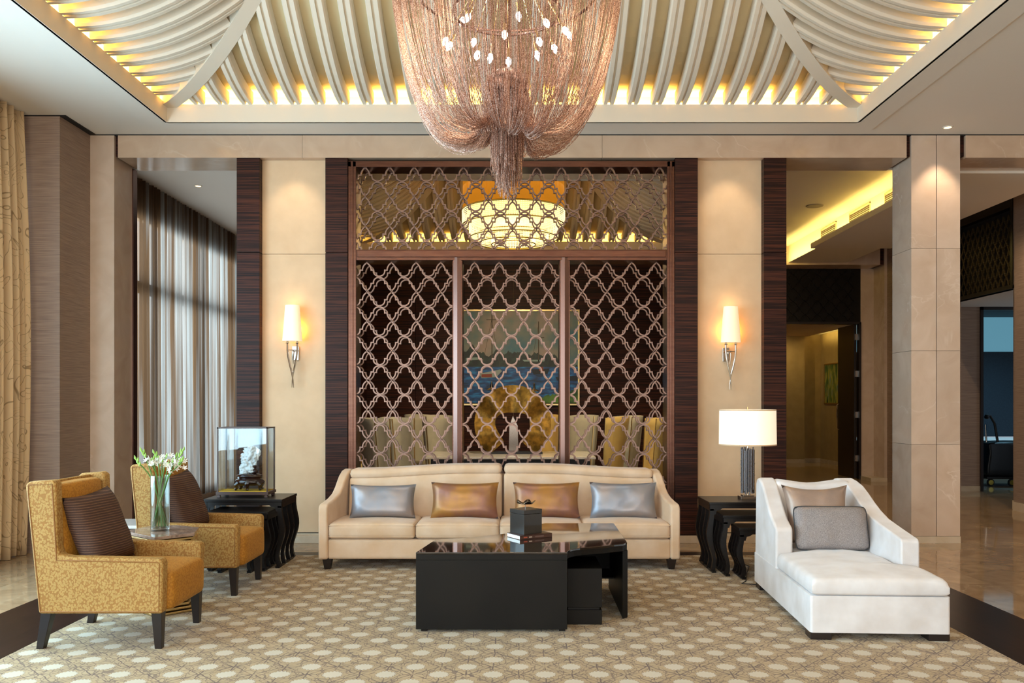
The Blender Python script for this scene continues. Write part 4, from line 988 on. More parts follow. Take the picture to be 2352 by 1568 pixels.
# ------------------------------------------------------------ CHAISE
cz = thing('chaise_longue', 'ivory velvet chaise longue with sloping arms on block feet', 'chaise', (1.84, 5.47, 0))
def rrect(x0, x1, y0, y1, r, n=5):
    p = []
    for cx, cy, a0 in ((x1-r, y0+r, -PI/2), (x1-r, y1-r, 0), (x0+r, y1-r, PI/2), (x0+r, y0+r, PI)):
        for i in range(n+1): a = a0+PI/2*i/n; p.append((cx+r*math.cos(a), cy+r*math.sin(a)))
    return p
MB().prism(rrect(0.0, 0.86, 0.0, 1.62, 0.018), 'xy', 0.055, 0.286).build('base', M['chaise'], cz, True, local=True, ang=40)
T_ = [(0.008, -0.005), (0.852, -0.005), (0.852, 0.455), (0.735, 0.455), (0.735, 1.36), (0.125, 1.36), (0.125, 0.885), (0.008, 0.885)]
def tcush():
    mb = MB(); nx, ny = 16, 26; x0, x1, y0, y1 = 0.008, 0.852, -0.005, 1.36
    def edge(y):
        l = 0.008 if y < 0.885 else 0.122; r = 0.852 if y < 0.455 else 0.738
        return l, r
    ys = [-0.005, 0.0, 0.012, 0.035, 0.09, 0.16, 0.24, 0.32, 0.40, 0.45, 0.456, 0.52, 0.62, 0.72, 0.8, 0.88, 0.886, 0.95, 1.05, 1.15, 1.25, 1.36]
    us = [0, 0.01, 0.03, 0.06, 0.12, 0.2, 0.3, 0.4, 0.5, 0.6, 0.7, 0.8, 0.88, 0.94, 0.97, 0.99, 1]
    z0, z1 = 0.287, 0.395; m = len(us); vs = []; fs = []
    for lev in (1, 0):
        for y in ys:
            l, r = edge(y)
            for u in us:
                du = min(u, 1-u)*(r-l); dy = min(y+0.005, 0.5); R = 0.035
                fu = math.sqrt(max(0, 1-max(0, 1-du/R)**2)); fy = math.sqrt(max(0, 1-max(0, 1-dy/R)**2)); k = fu*fy
                if lev: z = z0+0.06+(z1-z0-0.06)*k+0.028*(4*u*(1-u))*min(1, (y+0.01)/0.25)+0.006*noise.noise(Vector((u*5, y*5, 1)))
                else: z = z0+0.02*(1-k)
                vs.append((l+(r-l)*u, y, z))
    n = len(ys); N0 = n*m
    for j in range(n-1):
        for i in range(m-1):
            a = j*m+i; fs.append((a, a+1, a+m+1, a+m)); fs.append((N0+a, N0+a+m, N0+a+m+1, N0+a+1))
    for i in range(m-1): fs.append((i, N0+i, N0+i+1, i+1)); a = (n-1)*m+i; fs.append((a, a+1, N0+a+1, N0+a))
    for j in range(n-1):
        a = j*m; fs.append((a, a+m, N0+a+m, N0+a)); a = j*m+m-1; fs.append((a, N0+a, N0+a+m, a+m))
    return mb.add(vs, fs)
tcush().build('seat_cushion', M['chaise'], cz, True, local=True, ang=60)
def carm(x0, x1, yf, zf, curve, tilt):
    pr = [(yf, 0.085), (1.60, 0.085), (1.65, 0.84), (1.62, 0.885), (1.55, 0.895)]+curve+[(yf+0.02, zf), (yf, zf-0.02)]
    mb = MB().prism(pr, 'yz', x0, x1)
    return mb.fn(lambda p: (p.x+tilt*max(0, p.z-0.3)*max(0, (p.y-0.9))/0.7*0.35, p.y, p.z)).build('armrest', M['chaise'], cz, bevel=0.02, seg=4, local=True)
carm(0.0, 0.125, 0.90, 0.590, [(1.46, 0.875), (1.38, 0.84), (1.30, 0.79), (1.22, 0.735), (1.13, 0.675), (1.05, 0.635), (0.97, 0.608)], 0.1)
carm(0.735, 0.86, 0.47, 0.575, [(1.47, 0.88), (1.38, 0.85), (1.30, 0.80), (1.22, 0.745), (1.12, 0.69), (1.0, 0.645), (0.86, 0.62), (0.7, 0.60), (0.58, 0.586)], -0.5)
def cback():
    mb = cushion(0.13, 0.73, 1.28, 1.48, 0.38, 0.885, 0.04, 0.0, 8)
    def f(p):
        u = (p.x-0.13)/0.60; k = max(0, (p.z-0.5)/0.38)
        return (p.x+(-0.02 if u > 0.5 else 0.0)*k, p.y+0.30*(p.z-0.42), p.z-0.030*math.sin(PI*u)**2*k)
    return mb.fn(f)
cback().build('backrest', M['chaise'], cz, True, local=True)
B(0.1, 0.76, 1.50, 1.62, 0.27, 0.84).build('rear_panel', M['chaise'], cz, bevel=0.02, local=True)
for x, y in ((0.0, 0.005), (0.725, 0.005), (0.0, 1.44), (0.725, 1.44)):
    B(x+0.003, x+0.132, y, y+0.13, 0.010, 0.058).build('foot', M['leg_wood'], cz, bevel=0.003, local=True)
B(0.2, 0.66, 0.25, 1.3, 0.022, 0.056).build('underframe', M['black_wood'], cz, local=True)
cz.rotation_euler = (0, 0, math.radians(-3))
pillow('chaise_pillow', 'taupe satin pillow leaning on the back of the ivory chaise', None, (2.275, 6.63, 0.435), 0.50, 0.46, 0.16, -0.30, -0.05, M['taupe_satin'], seed=11, pinch=0.13)
pillow('chaise_pillow', 'grey tweed pillow with dark piping in front of the taupe one', None, (2.318, 6.44, 0.418), 0.54, 0.33, 0.13, -0.30, -0.05, M['tweed'], pipe=M['piping_dark'], seed=12, pinch=0.02, rnd=0.07)

# ------------------------------------------------------------ WING CHAIRS
wc = thing('wing_armchair', 'gold ring patterned wing armchair nearest the camera at far left', 'chair', (-2.54, 5.59, 0), 'gold wing armchairs')
Y0, Y1 = 5.24, 5.95; TH = 0.085
Lp = [(-2.885, 0.227), (-2.142, 0.227), (-2.135, 0.528), (-2.140, 0.548), (-2.160, 0.558), (-2.70, 0.571), (-2.755, 0.583), (-2.772, 0.633), (-2.782, 1.01), (-2.792, 1.027), (-2.81, 1.032), (-2.945, 1.022), (-2.966, 1.005), (-2.960, 0.95)]
for ya, sg in ((Y0, -1), (Y1-TH, 1)):
    o = MB().prism(Lp, 'xz', ya, ya+TH).build('side_panel', M['leopard'], wc, bevel=0.016, seg=3)
    yo = ya if sg < 0 else ya+TH
    ins = [(-2.872, 0.24), (-2.160, 0.24), (-2.156, 0.528), (-2.165, 0.538), (-2.72, 0.549), (-2.775, 0.550), (-2.802, 1.008), (-2.945, 1.003), (-2.945, 0.95)]
    MB().loop([(a, yo, b) for a, b in ins], 0.0042, 6).build('piping', M['chair_piping'], o, True)
mb = MB().prism([(-2.885, 0.227), (-2.80, 0.227), (-2.875, 1.02), (-2.962, 1.005)], 'xz', Y0+TH, Y1-TH); mb.build('rear_panel', M['leopard'], wc, bevel=0.01)
def wback():
    mb = cushion(-2.90, -2.775, Y0+TH-0.005, Y1-TH+0.005, 0.42, 0.998, 0.03, 0.0, 8)
    return mb.fn(lambda p: (p.x+0.03-0.10*(p.z-0.42)+0.03*math.sin(PI*(p.y-Y0-TH)/(Y1-Y0-2*TH))*(1 if p.x > -2.84 else 0), p.y, p.z+0.012*math.sin(PI*(p.y-Y0-TH)/(Y1-Y0-2*TH))*(p.z-0.42)))
wback().build('backrest', M['seat_gold'], wc, True)
def wseat():
    mb = cushion(-2.86, -2.105, Y0+TH-0.004, Y1-TH+0.004, 0.228, 0.465, 0.04, 0.03, 8)
    return mb
wseat().build('seat', M['seat_gold'], wc, True)
for x, dx, y in ((-2.18, 0.006, Y0+0.045), (-2.18, 0.006, Y1-0.045)): taper(x, y, 0.010, 0.235, 0.032, 0.021, dx).build('leg', M['leg_wood'], wc, bevel=0.003)
for x, dx, y in ((-2.845, -0.045, Y0+0.045), (-2.845, -0.045, Y1-0.045)): taper(x, y, 0.010, 0.235, 0.032, 0.022, dx).build('leg', M['leg_wood'], wc, bevel=0.003)
w2c = copy_tree(wc); w2c.location = wc.location+Vector((-0.013, 1.44, 0)); w2c['label'] = 'gold ring patterned wing armchair behind the flower vase, farther of the pair'
def brown(loc, lb, sd):
    T = pillow('armchair_pillow', lb, 'ribbed brown armchair pillows', loc, 0.51, 0.50, 0.17, -0.36, 0, M['ribbed'], seed=sd, pinch=0.06, ry=-0.06)
    T.rotation_euler = (0, 0, math.radians(90-6)); return T
brown((-2.675, 5.575, 0.470), 'ribbed dark brown pillow leaning in the nearest gold armchair', 21)
brown((-2.688, 7.015, 0.470), 'ribbed dark brown pillow in the farther gold armchair behind the vase', 22)

# ------------------------------------------------------------ SIDE TABLES
def hex_table(loc, scale, lb, mat, H, rot=0):
    t = thing('side_table', lb, 'table', loc)
    poly = [(0.07, -0.33), (0.27, -0.13), (0.20, 0.15), (-0.01, 0.27), (-0.21, 0.20), (-0.28, -0.03)]
    poly = [(x*scale*math.cos(rot)-y*scale*math.sin(rot), x*scale*math.sin(rot)+y*scale*math.cos(rot)) for x, y in poly]
    MB().prism(poly, 'xy', H-0.022, H).build('tabletop', mat, t, bevel=0.002, seg=1, local=True)
    n = 23; tot = H-0.022-0.010
    for k in range(n):
        u = (k+0.5)/n; s = 0.42+0.56*abs(2*u-1)**1.25; zz = 0.010+tot*k/n
        MB().prism([(x*s, y*s) for x, y in poly], 'xy', zz+0.002, zz+tot/n-0.006).build('fin', M['gold'], t, local=True, bevel=0.003, seg=1)
    MB().prism([(x*0.40, y*0.40) for x, y in poly], 'xy', 0.010, H-0.022).build('core', M['gold'], t, local=True)
    return t
hex_table((-2.575, 6.34, 0), 1.0, 'hexagonal marble side table with stacked gold fins between the gold armchairs', M['table_marble'], 0.57)
wt = thing('side_table', 'low white topped table behind the farther gold armchair', 'table', (-3.32, 7.28, 0))
B(-3.60, -3.04, 7.07, 7.49, 0.475, 0.5).build('tabletop', M['white_top'], wt, bevel=0.003)
B(-3.55, -3.09, 7.12, 7.44, 0.42, 0.475).build('apron', M['leg_wood'], wt)
for x in (-3.55, -3.13):
    for y in (7.12, 7.40): B(x, x+0.04, y, y+0.04, 0.010, 0.42).build('leg', M['leg_wood'], wt)

# vase and flowers
VC = (-2.60, 6.33, 0.57)
vs_ = thing('glass_vase', 'clear cylindrical glass vase holding green stems on the hexagonal table', 'vase', VC)
MB().lathe([(0.0, 0.0), (0.062, 0.0), (0.066, 0.004), (0.066, 0.40), (0.0625, 0.40), (0.062, 0.02), (0.0, 0.02)], VC, 32).build('glass_body', M['glass'], vs_, True, ang=60)
MB().lathe([(0.0, 0.022), (0.0605, 0.022), (0.0605, 0.17), (0.0, 0.17)], VC, 32).build('water', M['water'], vs_, True, ang=60)
rnd = random.Random(3)
heads = [(333, 1045, 0), (346, 1062, 1), (362, 1050, 0), (372, 1064, 1), (381, 1052, 1), (385, 1070, 1), (396, 1062, 1), (404, 1050, 1), (413, 1044, 0), (417, 1060, 1), (320, 1064, 0), (412, 1066, 0), (352, 1056, 1)]
FLB = ['green budded stem at the upper left of the bouquet', 'white blossom stem second from the left in the bouquet', 'green budded stem standing upright left of the bouquet centre',
 'white blossom stem in the left middle of the bouquet', 'tall white blossom stem at the bouquet centre', 'low white blossom stem at the bouquet centre', 'white blossom stem right of the bouquet centre',
 'white blossom stem at the upper right beside the tall green bud', 'tallest green budded stem at the upper right of the bouquet', 'white blossom stem at the far right of the bouquet',
 'drooping green budded stem at the far left of the bouquet', 'low green budded stem at the right of the bouquet', 'white blossom stem behind the left blossoms of the bouquet']
for i, (hx, hy, wht) in enumerate(heads):
    dd = 6.30+rnd.uniform(-0.06, 0.06); H = Vector(((hx-1189)*dd/2000, dd, 1.5+(924-hy)*dd/2000))
    a = rnd.uniform(0, 6.28); bx = -(H.x-VC[0])*0.9
    base = Vector((VC[0]+max(-0.045, min(0.045, bx)), VC[1]+0.03*math.sin(a), 0.60))
    rim = Vector((VC[0]+max(-0.052, min(0.052, (H.x-VC[0])*0.55)), VC[1]+0.02*math.cos(a), 0.96))
    t = thing('flower_stem', FLB[i], 'flower', (base.x, base.y, base.z), 'cut flowers in the glass vase')
    pts = []
    for k in range(11):
        u = k/10
        p = base*(1-u)**2+rim*2*u*(1-u)*1.0+H*u*u
        q = base.lerp(rim, min(1, u/0.75)) if u < 0.75 else rim.lerp(H, (u-0.75)/0.25)
        pts.append(q*0.6+p*0.4 if 0 < u < 1 else (base if u == 0 else H))
    MB().tube(pts, 0.0042, 6).build('stem', M['leaf'], t, True)
    if wht:
        for k in range(7):
            c = H+Vector((rnd.uniform(-0.035, 0.035), rnd.uniform(-0.03, 0.03), rnd.uniform(-0.045, 0.02))); mb = MB()
            ax = Vector((rnd.uniform(-1, 1), rnd.uniform(-1, 0.2), rnd.uniform(-0.2, 1))).normalized(); b1 = ax.orthogonal().normalized(); b2 = ax.cross(b1)
            for j in range(6):
                an = 2*PI*j/6; r1 = b1*math.cos(an)+b2*math.sin(an); tn = b1*-math.sin(an)+b2*math.cos(an)
                kk = len(mb.v); mb.v += [c, c+r1*0.012+tn*0.005+ax*0.004, c+r1*0.024+ax*0.009, c+r1*0.012-tn*0.005+ax*0.004]; mb.f.append((kk, kk+1, kk+2, kk+3))
            mb.build('blossom', M['petal'], t, fixn=False)
        MB().tube([H, H+Vector((0.004, 0, 0.015)), H+Vector((0.01, 0, 0.04))], [0.006, 0.008, 0.001], 6).build('bud', M['bud'], t, True)
    else:
        s = -1 if hx < 370 else 1
        for k in range(4):
            o_ = Vector((s*0.006*k, rnd.uniform(-0.006, 0.006), 0.014*k-0.02))
            MB().tube([H+o_, H+o_+Vector((s*0.010*(1 if k % 2 else -0.4), 0, 0.018)), H+o_+Vector((s*0.016*(1 if k % 2 else -0.3), 0, 0.038))], [0.004, 0.0085, 0.001], 6).build('bud', M['bud'], t, True)

# ------------------------------------------------------------ COFFEE TABLE
ct = thing('coffee_table', 'large black lacquered coffee table with a curved front edge and open right side', 'table', (0.05, 6.2, 0))
curve = [(0.322, 5.65), (0.327, 5.70), (0.345, 5.745), (0.375, 5.785), (0.43, 5.83), (0.50, 5.865), (0.58, 5.90), (0.66, 5.95), (0.722, 5.985), (0.745, 6.02), (0.762, 6.06)]
backc = [(0.775, 7.0), (0.765, 7.02), (0.22, 7.02), (0.19, 6.98), (0.15, 6.85), (0.08, 6.68), (-0.02, 6.53), (-0.13, 6.43), (-0.28, 6.32), (-0.44, 6.23), (-0.586, 6.17)]
top = [(-0.661, 5.65)]+curve+backc
MB().prism(top, 'xy', 0.514, 0.528).build('tabletop', M['lacquer'], ct, bevel=0.003, seg=2)
MB().prism([(x*0.998, y+0.001) for x, y in top], 'xy', 0.478, 0.514).build('table_edge', M['lacquer_side'], ct)
B(-0.661, 0.322, 5.652, 5.70, 0.028, 0.477).build('front_panel', M['lacquer_side'], ct, bevel=0.002)
MB().prism([(-0.661, 5.70), (-0.615, 5.70), (-0.545, 6.17), (-0.586, 6.17)], 'xy', 0.028, 0.477).build('side_panel', M['lacquer_side'], ct)
B(0.277, 0.322, 5.70, 5.90, 0.028, 0.477).build('inner_panel', M['lacquer_side'], ct)
MB().prism([(0.722, 5.99), (0.762, 6.03), (0.775, 7.0), (0.73, 7.0)], 'xy', 0.012, 0.477).build('side_panel', M['lacquer_side'], ct, bevel=0.003)
MB().prism([(-0.586, 6.14), (-0.44, 6.20), (-0.28, 6.29), (-0.13, 6.40), (-0.02, 6.50), (0.08, 6.65), (0.15, 6.82), (0.19, 6.95), (0.22, 7.0), (0.25, 6.98), (0.2, 6.83), (0.12, 6.64), (0.02, 6.49), (-0.1, 6.37), (-0.26, 6.26), (-0.43, 6.17), (-0.575, 6.11)], 'xy', 0.028, 0.477).build('rear_panel', M['lacquer_side'], ct)
B(0.22, 0.73, 6.90, 6.95, 0.18, 0.477).build('back_board', M['lacquer_side'], ct); B(0.30, 0.725, 6.55, 6.92, 0.175, 0.185).build('lower_shelf', M['lacquer_side'], ct)
for x, y in ((-0.63, 5.68), (0.27, 5.68), (-0.56, 6.1)): B(x, x+0.04, y, y+0.04, 0.010, 0.028).build('foot', M['black_wood'], ct)
sb = thing('low_stool', 'square black storage stool pushed under the coffee table', 'stool', (0.34, 6.1, 0))
B(0.332, 0.566, 5.84, 6.30, 0.125, 0.387).build('upper_box', M['lacquer_side'], sb, bevel=0.003); B(0.332, 0.566, 5.842, 6.30, 0.010, 0.108).build('lower_box', M['lacquer_side'], sb, bevel=0.003); B(0.34, 0.55, 5.86, 6.29, 0.108, 0.125).build('recess', M['black_wood'], sb)
# book + box
def rotbox(x0, x1, y0, y1, z0, z1): return B(x0, x1, y0, y1, z0, z1)
bk = thing('hardback_book', 'brown hardback book lying flat on the coffee table', 'book', (0.017, 6.152, 0.528))
B(0, 0.27, 0, 0.004, 0, 0.030).build('spine', M['book_cover'], bk, local=True); B(0, 0.27, 0, 0.185, 0, 0.003).build('back_cover', M['book_cover'], bk, local=True); B(0, 0.27, 0, 0.185, 0.027, 0.030).build('front_cover', M['book_cover'], bk, local=True)
B(0.002, 0.266, 0.004, 0.182, 0.003, 0.027).build('page_block', M['paper'], bk, local=True)
for a, b, c_ in ((0.03, 0.06, '#B0523A'), (0.075, 0.10, '#B9A79A'), (0.125, 0.20, '#6E5750')):
    B(a, b, -0.0006, 0.0, 0.011, 0.019).build('spine_lettering', plain('lettering', c_, 0.5), bk, local=True)
bk.rotation_euler = (0, 0, math.radians(31))
bx = thing('keepsake_box', 'charcoal square lidded box on top of the brown book', 'box', (0.045, 6.19, 0.558))
B(0, 0.168, 0, 0.160, 0, 0.143).build('body', M['box_dark'], bx, bevel=0.0015, seg=1, local=True); B(-0.001, 0.169, -0.001, 0.161, 0.1445, 0.174).build('lid', M['box_dark'], bx, bevel=0.0015, seg=1, local=True)
bx.rotation_euler = (0, 0, math.radians(39))
dc = (0.056, 6.33, 0.732)
ds = thing('lotus_dish', 'tiny tarnished silver leaf dish on a pin above the charcoal box', 'ornament', dc)
MB().tube([dc, (dc[0], dc[1], dc[2]+0.03)], 0.0025, 8).build('pin', M['silver'], ds, True)
def dish():
    vs = [(dc[0], dc[1], dc[2]+0.028)]; fs = []; n = 32
    for j, r in enumerate((0.025, 0.045, 0.066)):
        for k in range(n):
            a = 2*PI*k/n; rr = r*(1+0.10*math.cos(5*a)*(j/2)); vs.append((dc[0]+rr*math.cos(a), dc[1]+rr*math.sin(a), dc[2]+0.028+0.35*rr*rr*12+0.004*math.cos(5*a)*j))
    for k in range(n): fs.append((0, 1+k, 1+(k+1) % n))
    for j in range(2):
        for k in range(n): fs.append((1+j*n+k, 1+j*n+(k+1) % n, 1+(j+1)*n+(k+1) % n, 1+(j+1)*n+k))
    return MB().add(vs, fs)
dish().build('dish', M['silver'], ds, True, solid=0.003, ang=80)

# ------------------------------------------------------------ NEST TABLES
def nest(x0, x1, yf, dp, zt, lb, grp):
    t = thing('nesting_table', lb, 'table', ((x0+x1)/2, yf+dp/2, 0), grp)
    B(x0-0.006, x1+0.006, yf-0.006, yf+dp, zt-0.024, zt).build('tabletop', M['black_wood'], t, bevel=0.004)
    w = x1-x0
    for yy in (yf+0.004, yf+dp-0.022):
        h = 0.085; pr = [(x0, zt-0.024), (x0, zt-0.024-h), (x0+0.05, zt-0.024-h), (x0+0.06, zt-0.075), (x0+0.09, zt-0.068), (x0+0.11, zt-0.055), (x1-0.11, zt-0.055), (x1-0.09, zt-0.068), (x1-0.06, zt-0.075), (x1-0.05, zt-0.024-h), (x1, zt-0.024-h), (x1, zt-0.024)]
        MB().prism(pr[::-1], 'xz', yy, yy+0.018).build('apron', M['black_wood'], t)
    for sg, xe in ((-1, x0), (1, x1)):
        B(min(xe, xe-sg*0.035), max(xe, xe-sg*0.035), yf, yf+dp-0.004, zt-0.075, zt-0.024).build('side_rail', M['black_wood'], t)
        B(min(xe-sg*0.02, xe-sg*0.055), max(xe-sg*0.02, xe-sg*0.055), yf, yf+dp-0.004, 0.010, 0.032).build('foot_rail', M['black_wood'], t)
        H = zt-0.06
        for k in range(4):
            yc = yf+0.02+(dp-0.04)*k/3; wd_ = 0.020 if k in (0, 3) else 0.013; nn = 12; vs = []
            for i in range(nn+1):
                u = i/nn; z = 0.026+(H-0.026)*u
                off = sg*(0.024*math.exp(-((u-0.60)/0.22)**2)-0.020*math.exp(-((u-0.16)/0.17)**2)+0.006*math.exp(-(u/0.05)**2))
                th = 0.019+0.007*math.exp(-((u-0.6)/0.2)**2)-0.005*math.exp(-((u-0.2)/0.15)**2)
                cx = xe-sg*0.022+off
                vs += [(cx-th, yc-wd_, z), (cx+th, yc-wd_, z), (cx+th, yc+wd_, z), (cx-th, yc+wd_, z)]
            fs = [(i*4+j, i*4+(j+1) % 4, (i+1)*4+(j+1) % 4, (i+1)*4+j) for i in range(nn) for j in range(4)]+[(3, 2, 1, 0), (nn*4, nn*4+1, nn*4+2, nn*4+3)]
            MB().add(vs, fs).build('leg', M['black_wood'], t, True, ang=50)
    return t
nest(1.68, 2.39, 7.61, 0.50, 0.629, 'tallest of the black nesting tables under the table lamp', 'right nest of tables')
nest(1.764, 2.31, 7.46, 0.40, 0.534, 'middle black nesting table pulled out below the lamp table', 'right nest of tables')
nest(1.87, 2.20, 7.33, 0.30, 0.444, 'smallest black nesting table in front beside the ivory chaise', 'right nest of tables')
nest(-2.83, -2.124, 7.83, 0.53, 0.629, 'tallest of the black nesting tables below the glass display case', 'left nest of tables')
nest(-2.75, -2.21, 7.68, 0.42, 0.534, 'middle black nesting table pulled out behind the farther gold armchair', 'left nest of tables')
nest(-2.64, -2.31, 7.60, 0.30, 0.444, 'smallest black nesting table, mostly hidden behind the farther gold armchair', 'left nest of tables')
cable = MB().tube([(2.05, 8.2, 0.014), (2.1, 7.9, 0.014), (2.0, 7.6, 0.014), (1.9, 7.25, 0.014), (1.84, 7.15, 0.014), (1.98, 7.1, 0.014), (2.1, 7.2, 0.014)], 0.004, 6).build('power_cable', M['rubber'], None, True)
one(recenter(cable), 'thin black power cable on the rug by the nesting tables', 'cable')

# ------------------------------------------------------------ TABLE LAMP
L = (2.075, 7.86, 0.629)
tl = thing('table_lamp', 'table lamp with white drum shade and clustered metal rod stem', 'lamp', L)
B(L[0]-0.075, L[0]+0.075, L[1]-0.06, L[1]+0.06, 0.629, 0.657).build('base', M['nickel'], tl, bevel=0.002, seg=1)
B(L[0]-0.05, L[0]+0.05, L[1]-0.045, L[1]+0.045, 0.657, 0.668).build('base_step', M['nickel'], tl, bevel=0.002, seg=1)
MB().tube([(L[0], L[1], 0.665), (L[0], L[1], 1.17)], 0.007, 8).build('centre_rod', M['chrome'], tl, True)
rod = NT('violet_metal_rod').P(S('#5E5452'), 0.35, 0.8)
for k in range(26):
    a = 2*PI*k/26; rr = 0.050+0.006*(k % 2)
    MB().tube([(L[0]+rr*math.cos(a), L[1]+rr*math.sin(a), 0.672+rnd.uniform(0, 0.045)), (L[0]+rr*math.cos(a), L[1]+rr*math.sin(a), 1.105-rnd.uniform(0, 0.045))], 0.0062, 6).build('rod', rod, tl, True)
mb = MB()
for k in range(90):
    a = rnd.uniform(0, 2*PI); z = rnd.uniform(0.72, 1.06); mb.lathe([(0, -0.004), (0.004, 0), (0, 0.004)], (L[0]+0.063*math.cos(a), L[1]+0.063*math.sin(a), z), 5)
mb.build('crystal_studs', M['chrome'], tl, kind='stuff')
R_ = 0.252; Z0, Z1 = 1.118, 1.435
MB().lathe([(R_, Z0), (R_*0.985, Z1)], (L[0], L[1], 0), 48).build('lamp_shade', M['lamp_shade'], tl, True, solid=0.004)
sh = MB().lathe([(R_+0.002, 0), (R_+0.002, 0.008)], (L[0], L[1], Z0), 48); sh.lathe([(R_*0.985+0.002, -0.008), (R_*0.985+0.002, 0)], (L[0], L[1], Z1), 48); sh.build('shade_trim', M['cream_panel'], tl, True, solid=0.003)
MB().tube([(L[0], L[1], 1.17), (L[0], L[1], 1.46)], 0.005, 8).build('finial_rod', M['gold'], tl, True)
for k in range(3):
    a = 2*PI*k/3; MB().tube([(L[0], L[1], 1.425), (L[0]+R_*0.97*math.cos(a), L[1]+R_*0.97*math.sin(a), 1.425)], 0.003, 5).build('shade_spoke', M['gold'], tl, True)
MB().lathe([(0, 0), (0.03, 0.02), (0.03, 0.06), (0, 0.08)], (L[0], L[1], 1.22), 16).build('bulb', M['bulb'], tl, True)
point('table_lamp_light', (L[0], L[1], 1.34), 9, WARM, 0.05)

# ------------------------------------------------------------ DISPLAY CASE
dcx0, dcx1, dcy0, dcy1, dz0, dz1 = -2.764, -2.298, 8.0, 8.25, 0.629, 1.272
dk = thing('display_case', 'glass display case with thin brown wooden frame on the left nesting table', 'display case', ((dcx0+dcx1)/2, 8.125, dz0))
f = 0.012
B(dcx0-0.008, dcx1+0.008, dcy0-0.008, dcy1+0.008, dz0+0.022, dz0+0.050).build('base_frame', M['case_wood'], dk, bevel=0.003)
for x in (dcx0, dcx1-0.03):
    for y in (dcy0, dcy1-0.03): MB().prism([(x, dz0), (x+0.03, dz0), (x+0.026, dz0+0.022), (x+0.004, dz0+0.022)], 'xz', y, y+0.03).build('foot', M['case_wood'], dk)
for x in (dcx0, dcx1-f):
    for y in (dcy0, dcy1-f): B(x, x+f, y, y+f, dz0+0.05, dz1).build('corner_post', M['case_wood'], dk)
for y in (dcy0, dcy1-f): B(dcx0, dcx1, y, y+f, dz1-f, dz1).build('top_rail', M['case_wood'], dk)
for x in (dcx0, dcx1-f): B(x, x+f, dcy0, dcy1, dz1-f, dz1).build('top_rail', M['case_wood'], dk)
B(dcx0+f, dcx1-f, dcy0+f, dcy1-f, dz0+0.05, dz0+0.056).build('silk_lining', M['yellow_silk'], dk)
for a in ((dcx0+f, dcx1-f, dcy0+0.005, dcy0+0.006), (dcx0+f, dcx1-f, dcy1-0.006, dcy1-0.005)): B(a[0], a[1], a[2], a[3], dz0+0.056, dz1-f).build('glass_pane', M['case_glass'], dk)
for a in ((dcx0+0.005, dcx0+0.006), (dcx1-0.006, dcx1-0.005)): B(a[0], a[1], dcy0+f, dcy1-f, dz0+0.056, dz1-f).build('glass_pane', M['case_glass'], dk)
# carved stand + jade
CS = (-2.50, 8.125, dz0+0.056)
cs = thing('carved_stand', 'carved dark rosewood stand with curled feet inside the glass case', 'stand', CS)
body = MB().lathe([(0.0, 0.045), (0.10, 0.045), (0.128, 0.06), (0.135, 0.08), (0.118, 0.10), (0.095, 0.108), (0.10, 0.118), (0.115, 0.126), (0.112, 0.14), (0.085, 0.15), (0.05, 0.155), (0.0, 0.155)], (0, 0, 0), 40)
body.fn(lambda p: (p.x*(1+0.05*math.cos(6*math.atan2(p.y, p.x))), p.y*0.62, p.z)).build('body', M['stand_wood'], cs, True, local=True, ang=60)
for x, y in ((-0.10, -0.05), (0.10, -0.05), (-0.09, 0.05), (0.09, 0.05), (0, -0.075)):
    s = 1 if x > 0 else (-1 if x < 0 else 0)
    MB().tube([(x*0.9, y, 0.07), (x*1.15, y*1.1, 0.05), (x*1.05, y, 0.02), (x*1.2, y*1.1, 0.004)], [0.026, 0.022, 0.012, 0.014], 8).build('foot', M['stand_wood'], cs, True, local=True)
rr_ = [(0.035, 0.17), (0.05, 0.19), (0.02, 0.205), (0.06, 0.175), (-0.03, 0.16), (0.045, 0.215)]
for i, (x, z) in enumerate(rr_):
    MB().lathe([(0, -0.022), (0.018, -0.014), (0.024, 0), (0.018, 0.014), (0, 0.022)], (x, 0.01*(-1)**i, z), 10).build('carved_knot', M['stand_wood'], cs, True, local=True)
jd = thing('jade_carving', 'white jade carving with orange brown patches in the glass case', 'carving', (-2.50, 8.125, dz0+0.21))
blobs = [(-0.095, -0.03, 0.022), (-0.075, -0.005, 0.03), (-0.05, 0.02, 0.04), (-0.055, 0.06, 0.042), (-0.02, 0.05, 0.05), (0.015, 0.045, 0.04), (-0.03, 0.10, 0.05), (0.01, 0.11, 0.055), (-0.045, 0.135, 0.035), (-0.06, 0.165, 0.026), (-0.075, 0.15, 0.015), (0.0, 0.165, 0.05), (0.04, 0.15, 0.045), (0.05, 0.19, 0.045), (0.015, 0.215, 0.04), (0.075, 0.20, 0.03), (0.055, 0.22, 0.025), (-0.03, 0.225, 0.022), (-0.01, 0.235, 0.02), (0.085, 0.175, 0.016), (0.055, 0.105, 0.016), (0.04, 0.085, 0.025), (-0.03, -0.02, 0.03), (0.03, 0.235, 0.022), (-0.05, 0.205, 0.014)]
